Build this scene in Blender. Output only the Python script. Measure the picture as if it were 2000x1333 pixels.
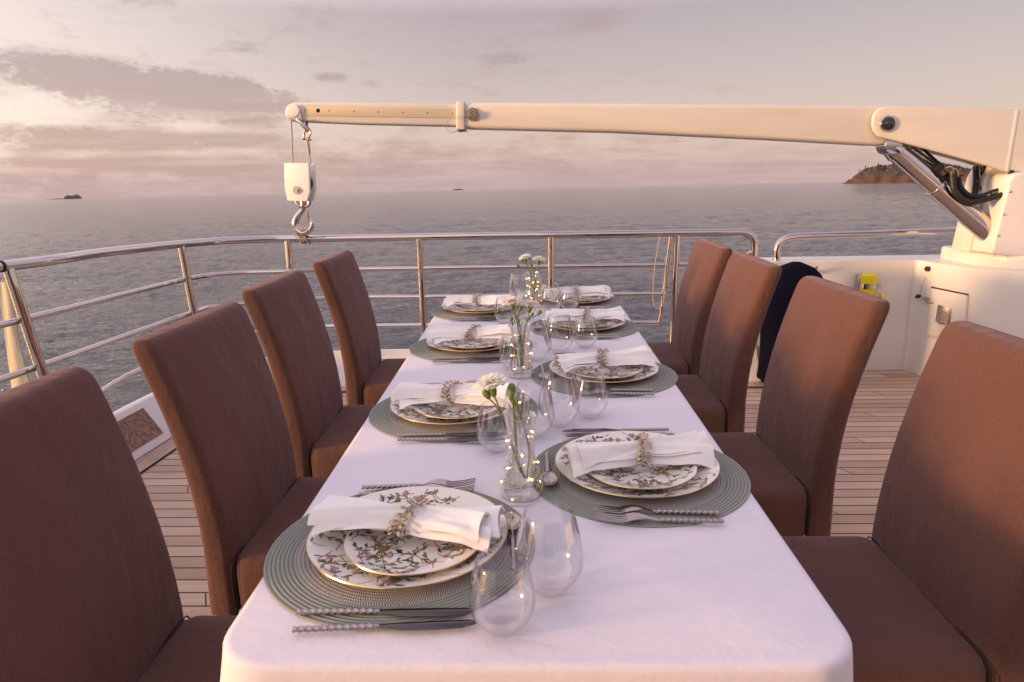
import bpy, bmesh, math, random
from mathutils import Vector, Matrix, noise
R = math.radians
sc = bpy.context.scene
C = sc.collection
for o in list(bpy.data.objects): bpy.data.objects.remove(o)
random.seed(7)
DECK = 0.75            # the table top is built at z=0 and everything is lifted by this at the end

# ------------------------------------------------------------------ camera
FPX, PITCH, ROLL, YAW, HC = 1333.0, R(13.83), R(-1.044), R(-1.596), 0.5687
fwd = Vector((math.sin(YAW)*math.cos(PITCH), math.cos(YAW)*math.cos(PITCH), -math.sin(PITCH)))
r0 = Vector((math.cos(YAW), -math.sin(YAW), 0)); u0 = r0.cross(fwd)
rgt = math.cos(ROLL)*r0 + math.sin(ROLL)*u0
upv = -math.sin(ROLL)*r0 + math.cos(ROLL)*u0
cam = bpy.data.cameras.new('camera'); co = bpy.data.objects.new('camera', cam); C.objects.link(co)
cam.sensor_width = 36; cam.lens = FPX/2000*36; cam.clip_start = .02; cam.clip_end = 60000
co.matrix_world = Matrix(((rgt.x, upv.x, -fwd.x, 0), (rgt.y, upv.y, -fwd.y, 0), (rgt.z, upv.z, -fwd.z, HC), (0, 0, 0, 1)))
cam.dof.use_dof = True; cam.dof.focus_distance = 2.3; cam.dof.aperture_fstop = 11
sc.camera = co
def ray(px, py): return fwd*FPX + rgt*(px-1000) - upv*(py-666.5)
EYE = Vector((0, 0, HC))
def at(px, py, Y=None, z=None, n=None, p=None):
    d = ray(px, py)
    if Y is not None: t = Y/d.y
    elif z is not None: t = (z-HC)/d.z
    else: t = (Vector(p)-EYE).dot(n)/d.dot(n)
    return EYE + d*t

# ------------------------------------------------------------------ world, sun, exposure
SUN = Vector((-.944, -.33, .105)).normalized()
w = bpy.data.worlds.new('World'); sc.world = w; w.use_nodes = True
nt = w.node_tree; nt.nodes.clear()
def N(t, **k):
    n = nt.nodes.new(t)
    for a, b in k.items(): setattr(n, a, b)
    return n
def mth(op, a, b=None, c=None, clamp=False):
    n = N('ShaderNodeMath', operation=op, use_clamp=clamp)
    for i, v in enumerate((a, b, c)):
        if v is None: continue
        if isinstance(v, (int, float)): n.inputs[i].default_value = v
        else: nt.links.new(v, n.inputs[i])
    return n.outputs[0]
def mix(f, a, b, mode='MIX'):
    n = N('ShaderNodeMix', data_type='RGBA', blend_type=mode)
    for s, v in ((n.inputs[0], f), (n.inputs[6], a), (n.inputs[7], b)):
        if isinstance(v, (int, float)): s.default_value = v
        elif isinstance(v, tuple): s.default_value = (*v, 1)
        else: nt.links.new(v, s)
    return n.outputs[2]
def sstep(x, a, b):
    n = N('ShaderNodeMapRange', interpolation_type='SMOOTHSTEP'); nt.links.new(x, n.inputs[0])
    n.inputs[1].default_value = a; n.inputs[2].default_value = b
    return n.outputs[0]
tc = N('ShaderNodeTexCoord'); sep = N('ShaderNodeSeparateXYZ'); nt.links.new(tc.outputs['Generated'], sep.inputs[0])
el = mth('MULTIPLY', mth('ARCSINE', sep.outputs[2]), 57.2958)
az = mth('MULTIPLY', mth('ARCTAN2', sep.outputs[0], sep.outputs[1]), 57.2958)
ramp = N('ShaderNodeValToRGB'); nt.links.new(mth('DIVIDE', mth('ADD', el, 2.0), 92.0, clamp=True), ramp.inputs[0])
cr = ramp.color_ramp
stops = [(0, (.43, .32, .345)), (.035, (.49, .38, .375)), (.085, (.42, .325, .335)), (.15, (.33, .255, .278)), (.21, (.95, .73, .78)), (.34, (.70, .57, .70)), (1, (.46, .43, .70))]
while len(cr.elements) < len(stops): cr.elements.new(.5)
for e, (p, c) in zip(cr.elements, stops): e.position = p; e.color = (*c, 1)
# warm glow towards the low sun on the left
dotn = N('ShaderNodeVectorMath', operation='DOT_PRODUCT'); nt.links.new(tc.outputs['Generated'], dotn.inputs[0]); dotn.inputs[1].default_value = SUN
g1 = sstep(dotn.outputs['Value'], -.30, .85)
base = mix(mth('MULTIPLY', g1, .80), ramp.outputs[0], (1.10, .92, .80))
# away from the sun the sky is duller
base = mix(mth('MULTIPLY', sstep(az, -15, 40), .45), base, (.33, .25, .268))
# clouds on a stretched field of direction angles
def cloud(sx, sy, off, detail, rough):
    cv = N('ShaderNodeCombineXYZ')
    nt.links.new(mth('MULTIPLY_ADD', az, sx, off), cv.inputs[0]); nt.links.new(mth('MULTIPLY_ADD', el, sy, off*.7), cv.inputs[1])
    n = N('ShaderNodeTexNoise'); n.inputs['Scale'].default_value = 1; n.inputs['Detail'].default_value = detail
    n.inputs['Roughness'].default_value = rough; n.inputs['Distortion'].default_value = .35
    nt.links.new(cv.outputs[0], n.inputs['Vector']); return n.outputs[0]
c1 = cloud(.17, .50, 3.1, 7, .58); c2 = cloud(.09, .80, 11.7, 6, .55); c3 = cloud(.55, 1.15, 5.5, 5, .6); c5 = cloud(1.7, 3.4, 8.3, 4, .6)
bias = mth('MULTIPLY', sstep(el, 4.8, .4), .20)
puffs = [(-30, 6.7, 9, 1.1, .34), (-26, 5.7, 8, 1.7, .42), (-22, 5.7, 4.2, 1.4, .30), (-33, 7.7, 5.5, .8, .30), (-20.5, 4.3, 3.5, .8, .18), (-32, 2.9, 7.5, 1.0, .32), (-23, 2.8, 4.5, .6, .22),
         (5.4, 11.3, 3.2, 1.0, .34), (-1.6, 8.7, 2.4, .55, .30), (-15.2, 7.3, 1.8, .45, .24), (-12, 6.9, 1.3, .4, .14), (-28, 1.2, 10, .6, .16)]
for (pa, pe, ra, re, s) in puffs:
    d2 = mth('ADD', mth('POWER', mth('DIVIDE', mth('SUBTRACT', az, pa), ra), 2), mth('POWER', mth('DIVIDE', mth('SUBTRACT', el, pe), re), 2))
    d2 = mth('ADD', d2, mth('MULTIPLY_ADD', c5, 1.5, -.85)); d2 = mth('ADD', d2, mth('MULTIPLY_ADD', c3, 2.0, -.95))
    bias = mth('ADD', bias, mth('MULTIPLY', mth('POWER', mth('SUBTRACT', 1, mth('MULTIPLY', d2, .62), clamp=True), 2.2), s*.95))
bias = mth('SUBTRACT', bias, mth('MULTIPLY', sstep(az, 0, 30), .08))
den = mth('ADD', mth('ADD', mth('MULTIPLY', c1, .55), mth('MULTIPLY', c2, .35)), mth('ADD', mth('MULTIPLY_ADD', c3, .30, mth('MULTIPLY', c5, .09)), mth('SUBTRACT', bias, .085)))
fog = sstep(den, .545, .83)
low = sstep(el, 2.5, -1.5)
c4 = cloud(.09, 1.5, 21.0, 6, .6)
ccol = mix(g1, (.315, .218, .228), (.355, .240, .25))
ccol = mix(mth('MULTIPLY', mth('MULTIPLY', sstep(c4, .44, .68), sstep(el, 7, 3.5)), .58), ccol, (.53, .42, .425))
skyc = mix(mth('MULTIPLY', fog, .92), base, ccol)
skyc = mix(mth('MULTIPLY', low, .55), skyc, (.44, .335, .35))
sk = N('ShaderNodeTexSky', sky_type='NISHITA'); sk.sun_disc = False
sk.sun_elevation = math.asin(SUN.z); sk.sun_rotation = math.atan2(SUN.x, SUN.y)
b1 = N('ShaderNodeBackground'); nt.links.new(mix(1.0, sk.outputs[0], (1, .84, .78), 'MULTIPLY'), b1.inputs[0]); b1.inputs[1].default_value = .05
b2 = N('ShaderNodeBackground'); nt.links.new(skyc, b2.inputs[0]); b2.inputs[1].default_value = .92
ad = N('ShaderNodeAddShader'); nt.links.new(b1.outputs[0], ad.inputs[0]); nt.links.new(b2.outputs[0], ad.inputs[1])
wo = N('ShaderNodeOutputWorld'); nt.links.new(ad.outputs[0], wo.inputs[0])
sl = bpy.data.lights.new('sun', 'SUN'); sl.energy = 3.9; sl.angle = R(8); sl.color = (1, .56, .26)
so = bpy.data.objects.new('sun', sl); C.objects.link(so); so.rotation_euler = SUN.to_track_quat('Z', 'Y').to_euler()
sc.view_settings.view_transform = 'Standard'; sc.view_settings.look = 'None'; sc.view_settings.exposure = 0.40; sc.view_settings.gamma = 1
cy = sc.cycles
cy.use_denoising = True; cy.max_bounces = 14; cy.transparent_max_bounces = 40; cy.transmission_bounces = 12; cy.glossy_bounces = 6
cy.caustics_reflective = False; cy.caustics_refractive = False; cy.sample_clamp_indirect = 6

# ------------------------------------------------------------------ materials
def mat(name, col, rough=.5, metal=0, bump=None, var=None, sheen=0, coat=0, emit=None, trans=0, ior=1.45, spec=.5):
    m = bpy.data.materials.new(name); m.use_nodes = True; t = m.node_tree; p = t.nodes['Principled BSDF']
    p.inputs['Base Color'].default_value = (*col, 1); p.inputs['Roughness'].default_value = rough; p.inputs['Metallic'].default_value = metal
    p.inputs['Sheen Weight'].default_value = sheen; p.inputs['Coat Weight'].default_value = coat; p.inputs['Transmission Weight'].default_value = trans
    p.inputs['IOR'].default_value = ior; p.inputs['Specular IOR Level'].default_value = spec; p.inputs['Sheen Roughness'].default_value = .45
    if emit: p.inputs['Emission Color'].default_value = (*emit[0], 1); p.inputs['Emission Strength'].default_value = emit[1]
    tcn = t.nodes.new('ShaderNodeTexCoord')
    def nz(scale, det=4, rough=.55, dist=0):
        mp = t.nodes.new('ShaderNodeMapping'); t.links.new(tcn.outputs['Object'], mp.inputs[0])
        mp.inputs['Scale'].default_value = scale if isinstance(scale, tuple) else (scale,)*3
        n = t.nodes.new('ShaderNodeTexNoise'); n.inputs['Scale'].default_value = 1; n.inputs['Detail'].default_value = det
        n.inputs['Roughness'].default_value = rough; n.inputs['Distortion'].default_value = dist
        t.links.new(mp.outputs[0], n.inputs['Vector']); return n.outputs[0]
    if var:   # (scale, second colour, lo, hi)
        mr = t.nodes.new('ShaderNodeMapRange'); t.links.new(nz(var[0]), mr.inputs[0]); mr.inputs[1].default_value = var[2]; mr.inputs[2].default_value = var[3]
        mx = t.nodes.new('ShaderNodeMix'); mx.data_type = 'RGBA'; t.links.new(mr.outputs[0], mx.inputs[0])
        mx.inputs[6].default_value = (*col, 1); mx.inputs[7].default_value = (*var[1], 1); t.links.new(mx.outputs[2], p.inputs['Base Color'])
    prev = None
    for (s, strength, dist) in (bump or []):
        b = t.nodes.new('ShaderNodeBump'); b.inputs['Strength'].default_value = strength; b.inputs['Distance'].default_value = dist
        t.links.new(nz(s), b.inputs['Height'])
        if prev: t.links.new(prev, b.inputs['Normal'])
        prev = b.outputs[0]
    if prev: t.links.new(prev, p.inputs['Normal'])
    return m
M = {}
M['fabric'] = mat('brown_slipcover_fabric', (.084, .037, .027), .95, sheen=.18, var=((430, 800, 160), (.136, .063, .048), .30, .70),
                  bump=[((70, 70, 700), .5, .0010), ((600, 600, 70), .5, .0010), ((8, 8, 4.5), .8, .018)])
M['fabric'].node_tree.nodes['Principled BSDF'].inputs['Sheen Tint'].default_value = (.95, .72, .85, 1)
M['welt'] = mat('dark_seam', (.03, .018, .016), .9)
M['cloth'] = mat('white_damask_cloth', (.725, .70, .785), .85, sheen=.04, bump=[((110, 70, 60), .30, .0012), ((6, 17, 10), .5, .008), (1400, .2, .0003)])
M['napkin'] = mat('white_linen', (.88, .86, .86), .9, sheen=.1, bump=[(40, .2, .003), (1200, .3, .0004)])
M['chrome'] = mat('polished_stainless', (.60, .56, .55), .06, 1, bump=[(6, .06, .004)])
M['steel'] = mat('brushed_steel', (.62, .58, .56), .22, 1, bump=[((30, 400, 400), .1, .0004)])
M['cutlery'] = mat('cutlery_steel', (.40, .36, .34), .13, 1, bump=[(120, .15, .0006)])
M['blade'] = mat('dark_steel_and_reflection', (.125, .105, .10), .10, 1)  # dark reflections put into the blade colour; the pin washer is dark steel
M['brass'] = mat('antique_silver_gilt', (.48, .37, .26), .22, 1)
M['white'] = mat('white_gelcoat', (.74, .72, .71), .34, coat=.3, var=(3, (.70, .675, .66), .45, .75), bump=[(5, .08, .004)])
M['boom'] = mat('cream_white_paint', (.70, .665, .60), .34, coat=.3, var=((2, 8, 14), (.65, .605, .53), .5, .8), bump=[(9, .08, .003)])
M['pad'] = mat('aged_cream_strip', (.66, .57, .42), .5)
M['blockw'] = mat('bright_white_enamel', (.93, .92, .90), .25, coat=.5)
M['black'] = mat('black_rubber', (.012, .011, .011), .5, bump=[(300, .3, .0006)])
M['dark'] = mat('dark_recess', (.02, .017, .015), .7)
M['tint'] = mat('added_dark_panes', (.012, .010, .010), .08)  # panes of the added cabin front, dark so that metal mirrors them
M['print'] = mat('faded_print', (.45, .42, .33), .7)
M['teakdark'] = mat('varnished_teak', (.30, .17, .11), .35, var=((4, 60, 60), (.12, .055, .035), .42, .62))
M['navy'] = mat('navy_canvas', (.003, .0036, .013), .95, spec=.1, bump=[(12, .4, .01), (500, .3, .0006)])
M['yellow'] = mat('yellow_plastic', (.80, .68, .01), .4)
M['rope'] = mat('beige_rope', (.50, .40, .30), .9, bump=[(300, .5, .001)])
M['canvas'] = mat('pale_canvas', (.62, .58, .44), .9, bump=[((30, 30, 5), .5, .01)])
def petal(name, col):
    m = bpy.data.materials.new(name); m.use_nodes = True; t = m.node_tree; t.nodes.clear(); o = t.nodes.new('ShaderNodeOutputMaterial'); d = t.nodes.new('ShaderNodeBsdfDiffuse'); q = t.nodes.new('ShaderNodeBsdfTranslucent'); x = t.nodes.new('ShaderNodeMixShader')
    for n in (d, q): n.inputs[0].default_value = (*col, 1)
    x.inputs[0].default_value = .45; t.links.new(d.outputs[0], x.inputs[1]); t.links.new(q.outputs[0], x.inputs[2]); t.links.new(x.outputs[0], o.inputs[0]); return m
M['petal'] = petal('cream_petals', (.96, .95, .90)); M['petalp'] = petal('blush_petals', (.95, .87, .83))
M['green'] = mat('stem_green', (.13, .20, .035), .55, var=(60, (.20, .26, .05), .4, .7))
M['woodleg'] = mat('dark_wood', (.05, .028, .02), .5)
M['bulb'] = mat('warm_led', (1, .8, .4), .5, emit=((1, .62, .18), 22))
M['wire'] = mat('copper_wire', (.75, .55, .30), .3, 1)
M['porc'] = mat('porcelain', (.82, .79, .75), .12, coat=.6)
M['gold'] = mat('gold_rim', (.80, .55, .26), .25, .9)
M['leafd'] = mat('glaze_dark_green', (.06, .08, .05), .25)
M['leafo'] = mat('glaze_olive', (.25, .19, .07), .25)
M['red'] = mat('glaze_red', (.34, .13, .095), .25)
M['twig'] = mat('glaze_brown', (.24, .12, .08), .25)
M['pink'] = mat('glaze_pink', (.50, .31, .25), .25)
def thin_glass(pwr=2.4, k1=.75, k0=.055, tint=(.965, .965, .97)):
    m = bpy.data.materials.new('thin_clear_glass'); m.use_nodes = True; t = m.node_tree; t.nodes.clear()
    o = t.nodes.new('ShaderNodeOutputMaterial'); mx = t.nodes.new('ShaderNodeMixShader'); tr = t.nodes.new('ShaderNodeBsdfTransparent')
    gl = t.nodes.new('ShaderNodeBsdfGlossy'); fr = t.nodes.new('ShaderNodeLayerWeight'); fr.inputs[0].default_value = .5
    tr.inputs[0].default_value = (*tint, 1); gl.inputs['Roughness'].default_value = .02; gl.inputs[0].default_value = (1, 1, 1, 1)
    pw = t.nodes.new('ShaderNodeMath'); pw.operation = 'POWER'; pw.inputs[1].default_value = pwr; t.links.new(fr.outputs['Facing'], pw.inputs[0])
    ma = t.nodes.new('ShaderNodeMath'); ma.operation = 'MULTIPLY_ADD'; ma.inputs[1].default_value = k1; ma.inputs[2].default_value = k0; t.links.new(pw.outputs[0], ma.inputs[0])
    t.links.new(ma.outputs[0], mx.inputs[0]); t.links.new(tr.outputs[0], mx.inputs[1]); t.links.new(gl.outputs[0], mx.inputs[2]); p4 = t.nodes.new('ShaderNodeMath'); p4.operation = 'POWER'; p4.inputs[1].default_value = 5; t.links.new(fr.outputs['Facing'], p4.inputs[0])
    tm = t.nodes.new('ShaderNodeMix'); tm.data_type = 'RGBA'; tm.inputs[6].default_value = (*tint, 1); tm.inputs[7].default_value = (.55, .53, .55, 1); t.links.new(p4.outputs[0], tm.inputs[0]); t.links.new(tm.outputs[2], tr.inputs[0])
    t.links.new(mx.outputs[0], o.inputs[0])
    return m
M['glass'] = thin_glass(); M['vase'] = thin_glass(1.7, .95, .10); M['water'] = thin_glass(2.2, .6, .05, (.97, .98, .92))
def placemat_mat():
    m = mat('woven_placemat', (.2, .22, .2), .85); t = m.node_tree; p = t.nodes['Principled BSDF']
    def nn(ty, **k):
        n = t.nodes.new(ty)
        for a, b in k.items(): setattr(n, a, b)
        return n
    def mm(op, a, b=None):
        n = nn('ShaderNodeMath', operation=op)
        for i, v in enumerate((a, b)):
            if v is None: continue
            if isinstance(v, (int, float)): n.inputs[i].default_value = v
            else: t.links.new(v, n.inputs[i])
        return n.outputs[0]
    tcn = nn('ShaderNodeTexCoord'); s = nn('ShaderNodeSeparateXYZ'); t.links.new(tcn.outputs['Object'], s.inputs[0])
    r = mm('SQRT', mm('ADD', mm('POWER', s.outputs[0], 2), mm('POWER', s.outputs[1], 2)))
    a = mm('ARCTAN2', s.outputs[1], s.outputs[0])
    weave = mm('MULTIPLY', mm('SINE', mm('MULTIPLY', a, 260)), mm('SINE', mm('MULTIPLY', r, 3.14159/.0042)))
    wf = mm('GREATER_THAN', weave, .0)
    inner = nn('ShaderNodeMapRange'); t.links.new(r, inner.inputs[0]); inner.inputs[1].default_value = .164; inner.inputs[2].default_value = .161
    ringn = nn('ShaderNodeMapRange'); t.links.new(mm('SINE', mm('MULTIPLY', r, 6.28318/.0062)), ringn.inputs[0]); ringn.inputs[1].default_value = -1; ringn.inputs[2].default_value = -.2
    cm = nn('ShaderNodeMix', data_type='RGBA'); cm.inputs[6].default_value = (.14, .148, .13, 1); cm.inputs[7].default_value = (.29, .31, .275, 1); t.links.new(ringn.outputs[0], cm.inputs[0])
    ci = nn('ShaderNodeMix', data_type='RGBA'); ci.inputs[6].default_value = (.11, .105, .10, 1); ci.inputs[7].default_value = (.56, .53, .51, 1); t.links.new(wf, ci.inputs[0])
    fx = nn('ShaderNodeMix', data_type='RGBA'); t.links.new(inner.outputs[0], fx.inputs[0]); t.links.new(cm.outputs[2], fx.inputs[6]); t.links.new(ci.outputs[2], fx.inputs[7])
    t.links.new(fx.outputs[2], p.inputs['Base Color'])
    b = nn('ShaderNodeBump'); b.inputs['Strength'].default_value = .5; b.inputs['Distance'].default_value = .0006
    t.links.new(mm('MULTIPLY', mm('SINE', mm('MULTIPLY', a, 420)), mm('SINE', mm('MULTIPLY', r, 1496))), b.inputs['Height']); t.links.new(b.outputs[0], p.inputs['Normal'])
    return m
M['mat'] = placemat_mat()
def deck_mat():
    m = mat('teak_deck_planks', (.42, .29, .23), .6); t = m.node_tree; p = t.nodes['Principled BSDF']
    def nn(ty, **k):
        n = t.nodes.new(ty)
        for a, b in k.items(): setattr(n, a, b)
        return n
    def mm(op, a, b=None):
        n = nn('ShaderNodeMath', operation=op)
        for i, v in enumerate((a, b)):
            if v is None: continue
            if isinstance(v, (int, float)): n.inputs[i].default_value = v
            else: t.links.new(v, n.inputs[i])
        return n.outputs[0]
    tcn = nn('ShaderNodeTexCoord'); s = nn('ShaderNodeSeparateXYZ'); t.links.new(tcn.outputs['Object'], s.inputs[0])
    P = .0722
    yy = mm('DIVIDE', mm('ADD', s.outputs[1], 20.0), P); row = mm('FLOOR', yy); fy = mm('FRACT', yy)
    # scarfed butt joints, offset from plank to plank
    xx = mm('ADD', mm('DIVIDE', mm('ADD', s.outputs[0], mm('MULTIPLY', fy, .035)), 2.35), mm('MULTIPLY', row, .381)); fxx = mm('FRACT', xx)
    g = mm('MAXIMUM', mm('LESS_THAN', fy, .095), mm('LESS_THAN', fxx, .0022))
    wn = nn('ShaderNodeTexWhiteNoise', noise_dimensions='2D'); cv = nn('ShaderNodeCombineXYZ'); t.links.new(row, cv.inputs[0]); t.links.new(mm('FLOOR', xx), cv.inputs[1]); t.links.new(cv.outputs[0], wn.inputs[0])
    mp = nn('ShaderNodeMapping'); mp.inputs['Scale'].default_value = (3, 60, 1); t.links.new(tcn.outputs['Object'], mp.inputs[0])
    ns = nn('ShaderNodeTexNoise'); ns.inputs['Scale'].default_value = 1; ns.inputs['Detail'].default_value = 5; ns.inputs['Distortion'].default_value = .6; t.links.new(mp.outputs[0], ns.inputs['Vector'])
    n2 = nn('ShaderNodeTexNoise'); n2.inputs['Scale'].default_value = 7; n2.inputs['Detail'].default_value = 4; t.links.new(tcn.outputs['Object'], n2.inputs['Vector'])
    f = mm('ADD', mm('MULTIPLY', wn.outputs[0], .45), mm('ADD', mm('MULTIPLY', ns.outputs[0], .45), mm('MULTIPLY', n2.outputs[0], .25)))
    r = nn('ShaderNodeValToRGB'); e = r.color_ramp.elements; e[0].position = .25; e[0].color = (.37, .245, .175, 1); e[1].position = .85; e[1].color = (.60, .45, .36, 1); t.links.new(f, r.inputs[0])
    cx = nn('ShaderNodeMix', data_type='RGBA'); t.links.new(g, cx.inputs[0]); t.links.new(r.outputs[0], cx.inputs[6]); cx.inputs[7].default_value = (.012, .011, .012, 1)
    t.links.new(cx.outputs[2], p.inputs['Base Color'])
    b = nn('ShaderNodeBump'); b.inputs['Strength'].default_value = .3; b.inputs['Distance'].default_value = .001; t.links.new(ns.outputs[0], b.inputs['Height']); t.links.new(b.outputs[0], p.inputs['Normal'])
    return m
M['deck'] = deck_mat()
M['teak'] = mat('teak_margin', (.52, .38, .31), .6, var=((30, 4, 30), (.34, .22, .17), .4, .7))
def sea_mat():
    m = mat('sea_water', (.030, .035, .048), .08, ior=1.45, spec=.85); t = m.node_tree; p = t.nodes['Principled BSDF']
    tcn = t.nodes.new('ShaderNodeTexCoord'); prev = None
    for s, dist, det, d in (((.05, .11, 1), .6, 3, .8), ((.5, 1.3, 1), .30, 4, .8), ((2.2, 5.2, 1), .17, 4, .6)):
        mp = t.nodes.new('ShaderNodeMapping'); mp.inputs['Scale'].default_value = s; mp.inputs['Rotation'].default_value = (0, 0, R(9)); t.links.new(tcn.outputs['Object'], mp.inputs[0])
        n = t.nodes.new('ShaderNodeTexNoise'); n.inputs['Scale'].default_value = 1; n.inputs['Detail'].default_value = det; n.inputs['Roughness'].default_value = .55; n.inputs['Distortion'].default_value = d
        t.links.new(mp.outputs[0], n.inputs['Vector'])
        b = t.nodes.new('ShaderNodeBump'); b.inputs['Strength'].default_value = .9; b.inputs['Distance'].default_value = dist; t.links.new(n.outputs[0], b.inputs['Height'])
        if prev: t.links.new(prev, b.inputs['Normal'])
        prev = b.outputs[0]
    t.links.new(prev, p.inputs['Normal'])
    return m
M['sea'] = sea_mat()
def land_mat():
    m = mat('headland_ground', (.05, .06, .03), .95); t = m.node_tree; p = t.nodes['Principled BSDF']
    tcn = t.nodes.new('ShaderNodeTexCoord'); s = t.nodes.new('ShaderNodeSeparateXYZ'); t.links.new(tcn.outputs['Object'], s.inputs[0])
    n = t.nodes.new('ShaderNodeTexNoise'); n.inputs['Scale'].default_value = .06; n.inputs['Detail'].default_value = 6; t.links.new(tcn.outputs['Object'], n.inputs['Vector'])
    n2 = t.nodes.new('ShaderNodeTexNoise'); n2.inputs['Scale'].default_value = .35; n2.inputs['Detail'].default_value = 4; t.links.new(tcn.outputs['Object'], n2.inputs['Vector'])
    a = t.nodes.new('ShaderNodeMath'); a.operation = 'MULTIPLY_ADD'; t.links.new(n.outputs[0], a.inputs[0]); a.inputs[1].default_value = -34; t.links.new(s.outputs[2], a.inputs[2])
    mr = t.nodes.new('ShaderNodeMapRange'); t.links.new(a.outputs[0], mr.inputs[0]); mr.inputs[1].default_value = -6; mr.inputs[2].default_value = -2
    c1 = t.nodes.new('ShaderNodeMix'); c1.data_type = 'RGBA'; t.links.new(n2.outputs[0], c1.inputs[0]); c1.inputs[6].default_value = (.045, .03, .027, 1); c1.inputs[7].default_value = (.14, .08, .062, 1)
    c2 = t.nodes.new('ShaderNodeMix'); c2.data_type = 'RGBA'; t.links.new(n2.outputs[0], c2.inputs[0]); c2.inputs[6].default_value = (.035, .032, .028, 1); c2.inputs[7].default_value = (.10, .082, .065, 1)
    c = t.nodes.new('ShaderNodeMix'); c.data_type = 'RGBA'; t.links.new(mr.outputs[0], c.inputs[0]); t.links.new(c1.outputs[2], c.inputs[6]); t.links.new(c2.outputs[2], c.inputs[7])
    t.links.new(c.outputs[2], p.inputs['Base Color']); return m
M['land'] = land_mat()
M['farland'] = mat('hazed_island_scrub', (.17, .135, .145), .95, var=(.02, (.12, .10, .11), .4, .6))  # distance haze mixed into the scrub colour as mauve grey
M['tree'] = mat('pine_foliage', (.055, .05, .04), .9, var=(.5, (.10, .085, .06), .4, .6))
M['trunk'] = mat('pine_bark', (.12, .08, .06), .9)

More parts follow.
